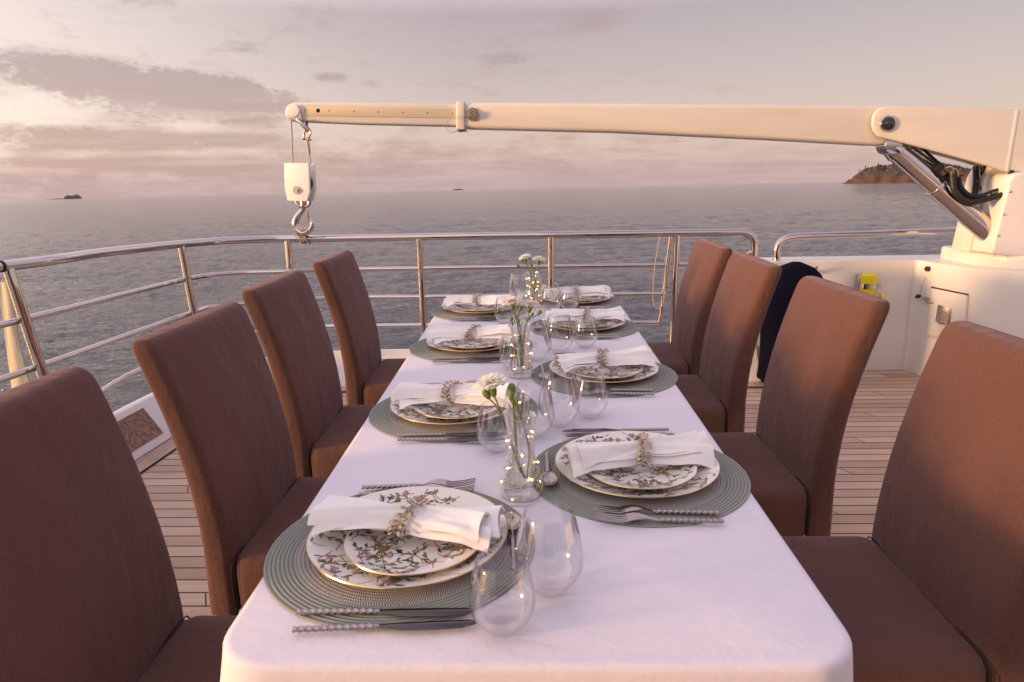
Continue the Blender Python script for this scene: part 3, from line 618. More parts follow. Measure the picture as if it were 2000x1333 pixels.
# knuckle plates, two sheets with a web between
outl = [(1705, 233), (1708, 222), (1716, 213), (1728, 208.5), (1745, 208), (2130, 213), (2130, 370), (2030, 352), (1968, 336), (1900, 316), (1830, 297), (1770, 281), (1716, 267), (1708, 257), (1704, 245)]
P, e = flat(outl, -.125, -.100); cb(MB().prism(P, e), 'knuckle_plate', M['boom'], bevel=.008)
P, e = flat(outl, .100, .125); cb(MB().prism(P, e), 'knuckle_plate', M['boom'], bevel=.008)
P, e = flat([(1762, 210), (2128, 214.5), (2128, 235), (1762, 230)], -.0995, .0995); cb(MB().prism(P, e), 'knuckle_web', M['boom'])
P, e = flat([(1984, 216), (1990, 216), (1970, 336), (1964.5, 334.5)], -.1285, -.1255); cb(MB().prism(P, e), 'weld_seam', M['white'], bevel=.001)
m = MB(); c_ = pc(1733, 242, -.125); k0 = Vector((0, -1, 0)); m.cyl(c_, c_+k0*.010, .044, seg=32); cb(m, 'pivot_pin', M['steel'], bevel=.003)
m = MB(); m.cyl(c_+k0*.0095, c_+k0*.013, .037, seg=32); m.cyl(c_+k0*.013, c_+k0*.016, .013, seg=6); cb(m, 'pin_washer', M['blade'], bevel=.0015)
# column
P, e = flat([(1943, 320), (1932, 334), (1924, 348), (1920, 364), (1916, 385), (1910, 410), (1903, 446), (1891, 494), (2130, 505), (2130, 340)], -.015, .16)
cb(MB().prism(P, e), 'column', M['boom'], bevel=.008)
P, e = flat([(1990, 338), (1979, 343), (1972, 356), (1968, 372), (1936, 497), (2130, 512), (2130, 345)], -.20, -.012)
cb(MB().prism(P, e), 'column_cover', M['white'], bevel=.014, seg=4)
for x, y in ((1972.5, 375), (1960, 419.5), (1949, 461), (1943, 500)): cb(MB().ball(pc(x, y, -.203), .0065, 10, sc3=(1, .6, 1)), 'screw', M['steel'])
m = MB(); rings = []
bz = [(-.06, 0), (.0, 0), (.035, .0), (.05, -.006)]
ol = [(2.655, 4.40), (2.64, 4.25), (2.66, 4.12), (2.70, 4.02), (2.78, 3.93), (2.95, 3.86), (3.3, 3.84), (3.45, 3.9), (3.45, 4.55), (2.75, 4.55)]
ol = [tuple(p)[:2] for p in smooth_path([(x, y, 0) for x, y in ol], 4, closed=True)]
m.prism([(x, y, -.024) for x, y in ol], (0, 0, .085)); cb(m, 'base_flange', M['white'], bevel=.02, seg=4)
m = MB(); m.ball(pc(1922, 487, -.022), .018, 12, sc3=(.6, .5, 1.6), rot=Matrix.Rotation(R(25), 3, 'Y')); cb(m, 'drain_plug', M['brass'])
m = MB(); m.ball(pc(1975, 343, -.14), .022, 12, sc3=(1, .5, 1.4)); cb(m, 'hinge_bolt', M['black'])
# hydraulic cylinder
A, B = pc(1744, 291, -.05), pc(1830, 366, -.065); E_ = pc(1941, 463, -.085); dv = (E_-A).normalized()
cb(MB().cyl(A+dv*.02, B, .055, seg=32), 'cylinder_barrel', M['chrome'])
cb(MB().cyl(B-dv*.012, B+dv*.012, .063, seg=32), 'cylinder_collar', M['chrome'], bevel=.004)
cb(MB().cyl(B, E_-dv*.03, .058, .062, seg=32), 'cylinder_sleeve', M['chrome'])
m = MB(); m.cyl(A-dv*.03+Vector((0, -.055, 0)), A-dv*.03+Vector((0, .055, 0)), .050, seg=28); m.cyl(A-dv*.03, A+dv*.035, .050, .062, seg=28); cb(m, 'cylinder_eye', M['chrome'], bevel=.004)
m = MB(); m.cyl(E_+Vector((0, -.06, 0)), E_+Vector((0, .06, 0)), .045, seg=28); m.cyl(E_-dv*.05, E_+dv*.02, .060, .045, seg=24); cb(m, 'cylinder_foot', M['chrome'], bevel=.004)
A2, B2 = pc(1778, 291, .02), pc(1862, 352, .0); cb(MB().cyl(A2, B2, .022, seg=16), 'feed_pipe', M['steel'])
cb(MB().cyl(pc(1800, 289, -.03), pc(1846, 331, -.04), .009, seg=10), 'feed_pipe', M['black'])
m = MB(); m.box(pc(1838, 340, -0.085), (.12, .06, .05), Matrix.Rotation(R(44), 3, 'Y')); cb(m, 'valve_block', M['black'], bevel=.005)
m = MB()
for (x0, y0) in ((1844, 327), (1851, 333), (1838, 334)): m.cyl(pc(x0, y0, -0.120), pc(x0+7, y0+7, -0.125), .012, seg=6)
m.tube(smooth_path([pc(1848, 329, -0.125), pc(1857, 327, -0.135), pc(1860, 333, -0.135), pc(1860, 342, -0.135)], 5), .0085, 10); m.tube(smooth_path([pc(1858, 333, -0.105), pc(1865, 331, -0.115), pc(1869, 337, -0.115), pc(1870, 349, -0.115)], 5), .0085, 10)
cb(m, 'hose_fitting', M['brass'])
h1 = smooth_path([pc(1860, 340, -0.135), pc(1861, 355, -0.145), pc(1864, 372, -0.155), pc(1876, 388, -0.165), pc(1896, 396, -0.165), pc(1925, 390, -0.155), pc(1950, 383, -0.155), pc(1985, 372, -0.145)], 8)
h2 = smooth_path([pc(1871, 346, -0.115), pc(1873, 360, -0.115), pc(1880, 373, -0.125), pc(1895, 384, -0.125), pc(1915, 385, -0.125), pc(1940, 376, -0.115), pc(1985, 362, -0.105)], 8)
cb(MB().tube(h1, .0165, 14), 'hydraulic_hose', M['black']); cb(MB().tube(h2, .0165, 14), 'hydraulic_hose', M['black'])
for x0, y0, x1, y1 in ((1906, 325, 1903, 384), (1920, 325, 1919, 372)): cb(MB().tube([pc(x0, y0, .05), pc((x0+x1)/2+2, (y0+y1)/2, .03), pc(x1, y1, .0)], .0165, 14), 'hydraulic_hose', M['black'])
m = MB(); rnd = random.Random(5)   # the faded printing along the hoses, illegible in the photo
def dashes(pa, n, w=.0035, dy=-.0172):
    for i in range(n):
        k = int(len(pa)*(.15+.7*i/n)); p = pa[k]; t = (pa[min(k+1, len(pa)-1)]-pa[k-1]).normalized()
        m.box(p+Vector((0, dy, 0)), (.005+.003*rnd.random(), .0008, w*1.8), Matrix(((t.x, 0, -t.z), (0, 1, 0), (t.z, 0, t.x))).to_3x3())
dashes([pc(1906-2*k/40, 350+32*k/40, .03) for k in range(41)], 12); cb(m, 'hose_print', M['print']); m = MB(); dashes(h2[34:], 12, dy=-.0172)
cb(m, 'hose_print', M['print'])

# hook block hanging from the crane, lashed to the rail
hb = empty('hook_block', pc(590, 320, -.06), 0, 'white pulley block with steel hook hanging from the crane tip', 'pulley block')
def hbb(mb, name, m, **k): mb.bm.transform(Matrix.Translation(-hb.location)); return mb.build(name, m, hb, **k)
rz = Matrix.Rotation(R(-9), 3, 'Z'); c0 = pc(588, 355, -.06)
def hpnt(px, py, dy): q = at(px, py, Y=YC-.06)-c0; return c0 + rz @ Vector((q.x, dy, q.z))
ck = [(560.5, 319), (611, 319), (613, 375), (607, 393), (567, 392), (561.5, 368)]
for d0, nme in ((-.044, 'cheek_plate'), (.024, 'cheek_plate')):
    P = [hpnt(x, y, d0) for x, y in ck]; hbb(MB().prism(P, rz @ Vector((0, .020, 0))), nme, M['blockw'], bevel=.003)
m = MB(); q0 = hpnt(589, 358, -.023); q1 = hpnt(589, 358, .023); m.cyl(q0, q1, .060, seg=36); hbb(m, 'sheave', M['black'])
m = MB(); b0 = hpnt(587, 371.5, -.044); kk = rz @ Vector((0, -1, 0)); m.cyl(b0, b0+kk*.005, .0235, seg=28); m.cyl(b0+kk*.004, b0+kk*.016, .013, seg=18); m.ball(hpnt(581, 372, -.051), .005, 8); hbb(m, 'axle_bolt', M['steel'])
m = MB(); m.tube(smooth_path([hpnt(578, 391, 0), hpnt(581, 401, 0), hpnt(592, 404.5, 0), hpnt(603, 401, 0), hpnt(606, 391, 0)], 5), .0105, 12); m.cyl(hpnt(592, 391, 0), hpnt(592, 404, 0), .018, seg=16); m.cyl(hpnt(592, 402, 0), hpnt(592, 412, 0), .020, .012, seg=16); hbb(m, 'swivel', M['steel'])
hk = [(593, 408), (586, 416), (578.5, 426), (575.5, 438), (580, 450), (590, 455.5), (600, 453), (608, 446), (610.5, 436), (606.5, 427)]
hpth = smooth_path([hpnt(x, y, 0) for x, y in hk], 6); nr = len(hpth); rr = [.010+.0115*math.sin(math.pi*min(1, .12+.95*i/nr))**1.2*(1 if i < nr*.8 else 1-(i-nr*.8)/(nr*.24)) for i in range(nr)]
hko = hbb(MB().tube(hpth, rr, 14), 'hook', M['chrome'])
m = MB(); m.bm.transform(Matrix.Identity(4)); m.tube([hpnt(600, 412, 0), hpnt(602.5, 424, 0), hpnt(606, 434, 0)], [.007, .0075, .004], 10); m.bm.transform(Matrix.Translation(-hb.location)); m.build('safety_latch', M['brass'], hko)
# lashing round hook and rail
m = MB(); rc = on_path(top, (at(594, 466, Y=4.18).x, 4.185)); rnd = random.Random(3)
for k in range(6):
    xo = (k-2.5)*.008; rr_ = .027+.002*(k % 2); sk_ = (rnd.random()-.5)*.03
    m.tube([rc+Vector((xo+sk_*math.sin(a_), rr_*math.cos(a_), rr_*math.sin(a_))) for a_ in [i*2*math.pi/16 for i in range(16)]], .0042, 7, closed=True)
hz = hpnt(594, 449, 0)
for k in range(4):
    s = (k-1.5)*.006; m.tube(smooth_path([rc+Vector((s, -.026, .004)), rc+Vector((s*.5, -.03, .026)), hz+Vector((s*2+.004, -.016, -.008)), hz+Vector((s*2, 0, .014)), hz+Vector((s*2-.004, .016, -.01)), rc+Vector((s*.5, .024, .026)), rc+Vector((s, .026, .0))], 5), .004, 7)
m.tube([rc+Vector((-.055, -.03, .024)), rc+Vector((0, -.034, .027)), rc+Vector((.02, -.03, .033))], .0048, 7)
o = m.build('lashing', M['rope']); tag(o, 'beige cord lashing tying the crane hook to the top rail', 'rope')

# ------------------------------------------------------------------ fittings on the high bulwark
Wp = Vector((2.53, 4.26, 0)); Wq = Vector((2.60, 4.03, 0)); wd = (Wq-Wp).normalized(); wn_ = Vector((wd.y, -wd.x, 0)); wn_ = wn_ if wn_.x < 0 else -wn_
Wc = Vector((2.5, 4.37, 0)); 
def wl(px, py, off=0): return at(px, py, n=wn_, p=Wp+wn_*.008) + wn_*off
def wprism(mb, pts, off, th, mi=0): return mb.prism([wl(x, y, off) for x, y in pts], -wn_*th, mi)
def ent(name, loc, label, cat): return empty(name, loc, 0, label, cat)
def eb(mb, par, name, m, **k): mb.bm.transform(Matrix.Translation(-par.location)); return mb.build(name, m, par, **k)
def bws(mb, name, m, **k): mb.bm.transform(Matrix.Translation(-bw.location)); return mb.build(name, m, bw, **k)
m = MB(); wprism(m, [(1819.5, 561.5), (1891.5, 576), (1884, 668), (1808, 656)], .004, .03); bws(m, 'door_gap', M['pad'])
m = MB(); wprism(m, [(1819.5, 560.5), (1891.5, 575), (1891.3, 578), (1819.3, 563.5)], .0055, .03); bws(m, 'top_gap_shade', M['dark'])  # dark strip laid on for the shade inside the door gap
m = MB(); wprism(m, [(1821, 563), (1890, 577), (1882, 666), (1810, 654)], .008, .03); dr = bws(m, 'locker_door', M['white'], bevel=.002)
def drb(mb, name, m, **k): mb.bm.transform(Matrix.Translation(-bw.location)); return mb.build(name, m, dr, **k)
m = MB(); wprism(m, [(1803, 581), (1810, 580), (1822, 584.5), (1826, 590), (1824, 594), (1814, 593), (1805, 589)], .012, .012); drb(m, 'latch', M['steel'], bevel=.003)
m = MB(); wprism(m, [(1834, 595), (1862, 602), (1858, 636), (1829, 628)], .011, .01)
vt = drb(m, 'vent', M['steel'], bevel=.002)
m = MB()
for k in range(6):
    y0 = 607+k*4.6; dx = -k*.62; wprism(m, [(1838+dx, y0), (1857+dx, y0+4.4), (1856.6+dx, y0+6.0), (1837.6+dx, y0+1.8)], .0165, .006)
m.bm.transform(Matrix.Translation(-bw.location)); m.build('louvre', M['chrome'], vt)
m = MB(); pz = wl(1811, 525.5); m.cyl(pz-wn_*.03, pz+wn_*.006, .016, seg=20); bws(m, 'deck_socket', M['black'])
m = MB(); m.tube([wl(1808, 541, .006), wl(1803, 560, .012), wl(1799, 577, .012)], .0028, 6)
ln = ent('plug_on_lanyard', wl(1799, 578), 'black plug hanging on a short cord on the white wall', 'plug'); eb(m, ln, 'cord', M['rope'])
m = MB(); q = wl(1797, 579, .016); m.ball(q, .017, 14, sc3=(1.2, .7, .75), rot=Matrix.Rotation(R(-15), 3, 'Y')); eb(m, ln, 'plug', M['black'])
# yellow light in its bracket
yl_ = ent('man_overboard_light', at(1697, 560, Y=4.38), 'yellow cylindrical safety light clamped to the white wall behind the chairs', 'safety light')
Yl = 4.37
def ywb(mb, n_, m, **k): return eb(mb, yl_, n_, m, **k)
a_, b_ = at(1698, 536, Y=Yl), at(1697, 590, Y=Yl)
m = MB(); m.lathe([(0, a_.z), (.040, a_.z), (.049, a_.z-.006), (.049, b_.z+.03), (.043, b_.z), (0, b_.z)], 28, (a_.x, Yl, 0)); ywb(m, 'light_body', M['yellow'])
m = MB(); zc = at(1698, 558, Y=Yl).z; m.lathe([(.0495, zc-.016), (.053, zc-.016), (.053, zc+.016), (.0495, zc+.016)], 28, (a_.x, Yl, 0), closed=True); m.box((a_.x+.055, Yl-.01, zc), (.02, .03, .03)); ywb(m, 'clamp_band', M['steel'])
m = MB(); p0 = at(1679, 555, Y=4.40); m.box((p0.x, 4.405, p0.z-.02), (.030, .04, .16)); ywb(m, 'bracket', M['steel'], bevel=.003)
m = MB()
for dz in (.035, .0, -.035): m.ball((p0.x-.002, 4.383, p0.z+dz+.0), .008, 8)
ywb(m, 'bolt', M['chrome'])
m = MB(); p1 = at(1712, 577, Y=Yl-.03); m.ball(p1+Vector((.03, 0, -.01)), .022, 12, sc3=(.8, 1, 1.3)); ywb(m, 'float_knob', M['yellow'])
m = MB()
for k in range(5): m.tube(smooth_path([a_+Vector((.055, -.03, -.09)), p1+Vector((.01*k-.02, -.02, .01)), p1+Vector((.012*k-.03, -.02, -.03)), p1+Vector((-.02, -.01, -.05+.01*k))], 5), .0035, 6)
ywb(m, 'lanyard', M['canvas'])
# navy cover
nv = empty('covered_pedestal', (1.60, 4.13, -.75), 0, 'dark navy canvas cover over a rounded pedestal behind the right chairs', 'covered pedestal')
m = MB(); rings = []
for k in range(22):
    t = k/21; z = .05+t*.72; 
    if t < .72: w_ = .185-.01*math.sin(t*6)
    else: w_ = .187*math.sqrt(max(.0, 1-((t-.72)/.283)**2))
    rings.append([(w_*(1+.02*math.sin(6*a_+t*4))*math.cos(a_), w_*.85*(1+.02*math.sin(5*a_+2))*math.sin(a_), z) for a_ in [j*2*math.pi/36 for j in range(36)]])
m.loft(rings).build('canvas_cover', M['navy'], nv, ang=60)
m = MB()
for a_ in (.6, 2.4, 3.9, 5.4): m.tube([(0, 0, .055), (.20*math.cos(a_), .17*math.sin(a_), .03), (.23*math.cos(a_), .20*math.sin(a_), .012)], [.02, .018, .015], 10)
m.build('steel_foot', M['brass'], nv)
m = MB(); m.cyl(at(1590, 530, Y=4.40), at(1596, 521, Y=4.37), .012, .009, seg=12); m.ball(at(1590, 531, Y=4.405), .014, 10)
o = m.build('wall_pin', M['steel']); tag(o, 'small steel pin sticking out of the white wall above the navy cover', 'pin')

# ------------------------------------------------------------------ table and cloth
tb = empty('dining_table', (0, 1.97, -.75), 0, 'long rectangular dining table hidden under a white cloth', 'table')
MB().box((0, 0, .725), (.76, 2.5, .035)).build('tabletop', M['woodleg'], tb, bevel=.004)
for y in (-1.0, 1.0):
    for x in (-.2, .2): m = MB(); m.cyl((x, y, 0), (x, y, .71), .035, seg=16); m.build('leg', M['woodleg'], tb)
m = MB(); x0, x1, y0, y1 = -.401, .400, .692, 3.25
path = []
for (cx_, cy_, a0, rc_) in ((x0, y0, 180, .075), (x1, y0, 270, .075), (x1, y1, 0, .045), (x0, y1, 90, .045)):
    ox = cx_+rc_*(1 if cx_ < 0 else -1); oy = cy_+rc_*(1 if cy_ < 1 else -1)
    for k in range(11): an = R(a0+k*9); path.append((ox, oy, rc_, math.cos(an), math.sin(an)))
full = []
for i in range(len(path)):
    a_, b_ = path[i], path[(i+1) % len(path)]; pa = (a_[0]+a_[2]*a_[3], a_[1]+a_[2]*a_[4]); pb = (b_[0]+b_[2]*b_[3], b_[1]+b_[2]*b_[4])
    n = max(1, int(math.hypot(pa[0]-pb[0], pa[1]-pb[1])/.03))
    for k in range(n):
        t = k/n; nx = a_[3]*(1-t)+b_[3]*t; ny = a_[4]*(1-t)+b_[4]*t; full.append((pa[0]*(1-t)+pb[0]*t, pa[1]*(1-t)+pb[1]*t, nx, ny))
prof = [(-.012, 0), (-.007, -.0008), (-.003, -.003), (-.0008, -.007), (0, -.012), (.002, -.03), (.005, -.06), (.009, -.10), (.014, -.15), (.018, -.205)]
rings = []
for d, z in prof:
    k = max(0, -z-.02)/.19; ring = []
    for i, (x, y, nx, ny) in enumerate(full):
        wv = .014*k*noise.noise(Vector((x*9, y*9, 0))) + .006*k*math.sin(i*.55)
        ring.append((x+nx*(d+wv), y+ny*(d+wv), z))
    rings.append(ring)
vr = [[m.v(p) for p in r] for r in rings]
for i in range(len(vr)-1):
    for j in range(len(full)): j2 = (j+1) % len(full); m.face((vr[i][j], vr[i][j2], vr[i+1][j2], vr[i+1][j]))
m.face(vr[0])
o = m.build('tablecloth', M['cloth'], ang=60); tag(o, 'white damask tablecloth draped over the long dining table', 'tablecloth')

# ------------------------------------------------------------------ chairs
def rounded_slab(f, zs, ys, edge=.014):
    pass
ch = empty('dining_chair', (0, 0, 0), 0, 'x', 'chair', 'brown upholstered dining chairs round the table')
# local: seat faces +x, back front face at x=0, floor z=0, centre y=0
def bx_(z): t = max(0, (z-.47)/.52); return -.105*t**1.35 + (.012*math.sin(min(1, t)*math.pi))
m = MB(); rings = []; W = .232; TH = .066
zl = [(.34, 0, 0), (.40, 0, 0), (.46, 0, 0), (.50, 0, 0), (.56, 0, 0), (.62, 0, 0), (.68, 0, 0), (.74, 0, 0), (.80, 0, 0), (.86, 0, 0), (.91, 0, 0), (.945, 0, 0), (.965, .0005, .001), (.976, .002, .003), (.984, .005, .006), (.9885, .010, .009), (.990, .015, .012), (.9905, .022, .015), (.9908, .0285, .018)]
for i, (z, ins, iny) in enumerate(zl):
    f = bx_(z)
    th = TH*(1-.12*(z-.34)/.65); w_ = W-.004*math.sin((z-.34)*5); ring = []
    crown = .0
    rc_ = min(.020, (th/2-ins)*.95)
    cs = [(-th+ins, -w_+iny), (0-ins, -w_+iny), (0-ins, w_-iny), (-th+ins, w_-iny)]; ang0 = [180, 270, 0, 90]
    for (cx_, cy_), a0 in zip(cs, ang0):
        ox = cx_+(rc_ if cx_ < -th/2 else -rc_); oy = cy_+(rc_ if cy_ < 0 else -rc_)
        for k in range(5):
            an = R(a0+k*22.5); px_, py_ = ox+rc_*math.cos(an), oy+rc_*math.sin(an)
            ring.append((f+px_, py_, z + (.006*(1-(py_/W)**2) if z > .95 else 0)))
    # extra points along the long faces so the padding can bulge
    out = []
    for k in range(len(ring)):
        a_, b_ = Vector(ring[k]), Vector(ring[(k+1) % len(ring)]); out.append(a_)
        if abs(a_.y-b_.y) > .1:
            for q in range(1, 8):
                t = q/8; p = a_.lerp(b_, t); sgn = 1 if a_.x > f-th/2 else -1; p.x += sgn*.010*math.sin(math.pi*t)*max(0, 1-ins/.028); p.x += .0034*noise.noise(Vector((p.y*8, z*5.5, sgn)))*max(0, 1-ins/.028); out.append(p)
    rings.append(out)
mbk = m.loft(rings); back = mbk.build('backrest', M['fabric'], ch, ang=62)
# seat: boxed cushion, slightly domed
m = MB(); rings = []
sec = [(-.0, .335, .0), (-.0, .44, .0), (-.0, .462, .004), (-.0, .474, .013), (-.0, .4795, .028), (-.0, .481, .06), (0, .4825, .11), (0, .4835, .17)]
for (_, z, ins) in sec:
    xa, xb, yw = .004+(ins*.25), .445-ins, .232-ins*1.0; rc_ = max(.006, .028-ins*.2); ring = []
    for (cx_, cy_), a0 in zip([(xa, -yw), (xb, -yw), (xb, yw), (xa, yw)], [180, 270, 0, 90]):
        ox = cx_+(rc_ if cx_ < .2 else -rc_); oy = cy_+(rc_ if cy_ < 0 else -rc_)
        for k in range(5): an = R(a0+k*22.5); ring.append((ox+rc_*math.cos(an), oy+rc_*math.sin(an), z))
    rings.append(ring)
m.loft(rings).build('seat', M['fabric'], ch, ang=62)
m = MB(); m.tube([(.0015, -.2325, .34), (.0015, -.2325, .44), (.003, -.229, .461), (.004, -.218, .4735), (.004, -.19, .4795), (.004, 0, .4805), (.004, .19, .4795), (.004, .218, .4735), (.003, .229, .461), (.0015, .2325, .44), (.0015, .2325, .34)], .0015, 6); m.build('piping', M['welt'], ch)
for (lx, ly) in ((-.03, -.2), (-.03, .2), (.41, -.2), (.41, .2)):
    MB().cyl((lx, ly, .345), (lx-(.02 if lx < 0 else 0), ly, 0), .021, .016, seg=12).build('leg', M['woodleg'], ch)
cst = [False]
chs = [((-.695, .955), 0, 'nearest brown chair on the left, cut by the left edge of the photo'), ((-.682, 1.592), R(-1), 'second brown chair from the camera on the left side'),
       ((-.712, 2.225), R(0), 'third brown chair from the camera on the left side'), ((-.702, 2.885), R(.5), 'farthest brown chair on the left side, nearest the stern rail'),
       ((.795, 1.25), R(180), 'nearest brown chair on the right, cut by the right edge of the photo'), ((.742, 1.915), R(181), 'second brown chair from the camera on the right, in front of the navy cover'),
       ((.712, 2.575), R(180), 'third brown chair from the camera on the right side'), ((.708, 3.148), R(180), 'farthest brown chair on the right, beside the gate post')]
for (x, y), rz_, lab in chs: place(ch, cst, (x, y, -.75), rz_, lab)

# ------------------------------------------------------------------ table settings
names = ['nearest left', 'second left', 'third left', 'farthest left', 'nearest right', 'second right', 'third right', 'farthest right']
cent = [(-.205, .965), (-.190, 1.595), (-.200, 2.238), (-.215, 2.850), (.203, 1.225), (.209, 1.890), (.200, 2.515), (.207, 3.035)]
# placemat
m = MB(); pr = [(0, .0035)]; r = .006
while r < .2055: pr.append((r, .0030 + .0007*math.sin(2*math.pi*r/.0062))); r += .00155
pr += [(.2075, .0025), (.2082, .0012), (.2070, .0004), (0, .0004)]
pm = m.lathe(pr, 128).build('placemat', M['mat']); tag(pm, 'x', 'placemat', 'round woven placemats')
# plates
def plate(name, rad_, well, rimz, seed, label):
    def zf(r):
        if r < well*.93: return .0042
        t = (r-well*.93)/(rad_-well*.93); return .0042 + (rimz-.0042)*min(1, t) if t > 0 else .0042
    m = MB(); foot = well*.80
    rs = [0, well*.3, well*.6, well*.9, well*.93] + [well*.93+(rad_-well*.93)*k/9 for k in range(1, 9)] + [rad_-.0014]
    pr = [(r, zf(r)) for r in rs]; n1 = len(pr)
    pr += [(rad_-.0006, zf(rad_)-.0001), (rad_, zf(rad_)-.0014), (rad_-.002, zf(rad_)-.0028)]
    pr += [(well*1.0, .0022), (foot+.004, .0008), (foot+.002, 0), (foot, 0), (foot-.002, .0012), (0, .0012)]
    mis = [0]*(n1-1) + [1, 1, 1] + [0]*20
    m.lathe(pr, 96, mis=mis)
    rnd = random.Random(seed)
    def P2(x, y, lift): r = min(math.hypot(x, y), rad_); return m.v((x, y, zf(r)+lift))
    def leaf(x, y, a_, L_, w_, mi):
        if math.hypot(x, y) > rad_-.005 or math.hypot(x+math.cos(a_)*L_, y+math.sin(a_)*L_) > rad_-.004: return
        ca, sa = math.cos(a_), math.sin(a_); k_ = rnd.uniform(-.25, .25); ring = []
        for t, s in ((0, 0), (.25, .75), (.5, 1), (.75, .7), (1, 0), (.75, -.7), (.5, -1), (.25, -.75)):
            lx = t*L_; ly = s*w_+k_*L_*t*(1-t)*2; ring.append(P2(x+lx*ca-ly*sa, y+lx*sa+ly*ca, .00045+mi*.00002))
        m.face(ring, mi)
    def strip(pts, w_, mi):
        a_ = []
        for i, p in enumerate(pts):
            q = pts[min(i+1, len(pts)-1)]; o_ = pts[max(i-1, 0)]; t = (Vector(q)-Vector(o_)); t = t.normalized() if t.length > 0 else Vector((1, 0)); a_.append((P2(p[0]-t.y*w_, p[1]+t.x*w_, .00035), P2(p[0]+t.y*w_, p[1]-t.x*w_, .00035)))
        for i in range(len(a_)-1): m.face((a_[i][0], a_[i+1][0], a_[i+1][1], a_[i][1]), mi)
    def berry(x, y, s, mi):
        if math.hypot(x, y) > rad_-.012: return
        for k in range(5):
            a_ = k*1.257+rnd.random(); c_ = (x+math.cos(a_)*s*.75, y+math.sin(a_)*s*.75)
            m.face([P2(c_[0]+math.cos(b__)*s*.6, c_[1]+math.sin(b__)*s*.6, .0006+k*.00003) for b__ in [j*1.047 for j in range(6)]], mi if k % 2 else 6)
    nb = int((rad_/.155)**2*135)
    for b_ in range(nb):
        rr = rad_*math.sqrt((b_+.5)/nb)*.98; th = b_*2.39996+rnd.uniform(-.3, .3); x, y = rr*math.cos(th), rr*math.sin(th); a_ = rnd.uniform(0, 6.28); cur = rnd.uniform(-.22, .22); pts = []
        n_ = rnd.randint(6, 9)
        for k in range(n_):
            if math.hypot(x, y) > rad_-.006: break
            pts.append((x, y)); x += math.cos(a_)*.006; y += math.sin(a_)*.006; a_ += cur+rnd.uniform(-.12, .12)
            if k % 2 == 1 and k > 1:
                sd = 1 if k % 4 == 1 else -1; mi = rnd.choice((2, 2, 3, 3, 5, 4 if k % 3 == 0 else 3)); leaf(x, y, a_+sd*rnd.uniform(.5, .9), rnd.uniform(.011, .017), rnd.uniform(.0018, .0029), mi)
                if rnd.random() < .35: leaf(x, y, a_-sd*rnd.uniform(.5, .9), rnd.uniform(.009, .014), .0018, 3)
        if len(pts) > 2: strip(pts, .0007, 5); leaf(pts[-1][0], pts[-1][1], a_, .014, .0022, 2)
        if len(pts) > 3 and b_ % 3 == 0: q = pts[len(pts)//2]; berry(q[0]+rnd.uniform(-.005, .005), q[1]+rnd.uniform(-.005, .005), rnd.uniform(.0034, .0050), 4)
    o = m.build(name, [M['porc'], M['gold'], M['leafd'], M['leafo'], M['red'], M['twig'], M['pink']]); return tag(o, 'x', 'plate', label)
dp = plate('dinner_plate', .156, .108, .021, 11, 'floral dinner plates'); sp = plate('side_plate', .108, .070, .017, 23, 'small floral plates')
# napkins: stacked folded layers pinched in the middle
def napkin(seed):
    rnd = random.Random(seed); m = MB()
    def layer(z0, side, yaw, w0, w1, L_, th, ph, lift):
        nu, nv = 22, 18; rings = []
        for i in range(nu+1):
            t = i/nu; u_ = t*L_; w_ = w0+(w1-w0)*(math.sin(t*math.pi/2)**.8); ring = []; lo = z0*(.65+.35*t)+lift*t*t
            for j in range(2*nv):
                if j < nv: s = -1+2*j/(nv-1); topf = 1
                else: s = 1-2*(j-nv)/(nv-1); topf = 0
                edge = math.sqrt(max(0, 1-abs(s)**5)); puff = (1-t*.25)*.021*math.cos(s*1.5)
                rip = .0045*math.sin(s*5.2+ph+t*1.2)*(1-.25*t)+.0028*math.sin(s*12+ph*2)*(1-.8*t)+.003*noise.noise(Vector((u_*22, s*2.2, ph*3)))
                z = lo + puff + rip + (th*.5*edge if topf else -th*.5*edge)
                sag = -.010*max(0, t-.75)*4*abs(s)**2
                y_ = s*w_; x_ = u_ + (.004*math.sin(s*3+ph) if t > .9 else 0)
                cz, sz = math.cos(yaw*t), math.sin(yaw*t); ring.append((side*(x_*cz-y_*sz), x_*sz+y_*cz, z+sag))
            rings.append(ring)
        m.loft(rings)
    for side in (-1, 1):
        y_ = rnd.uniform(-.10, .10)
        layer(.006, side, y_-.06, .023, .046, .142*rnd.uniform(.92, 1.05), .006, rnd.random()*6, .000)
        layer(.012, side, y_+rnd.uniform(.0, .14), .022, .044, .147*rnd.uniform(.93, 1.03), .005, rnd.random()*6, .004)
        layer(.017, side, y_+rnd.uniform(-.20, .20), .019, .036+rnd.uniform(-.004, .006), .136*rnd.uniform(.9, 1.04), .005, rnd.random()*6, .012*rnd.random())
    m.loft([[( x_, .020*math.cos(a_), .017+.012*math.sin(a_)) for a_ in [k*2*math.pi/20 for k in range(20)]] for x_ in (-.02, -.01, 0, .01, .02)])
    return m.build('napkin', M['napkin'], ang=75)
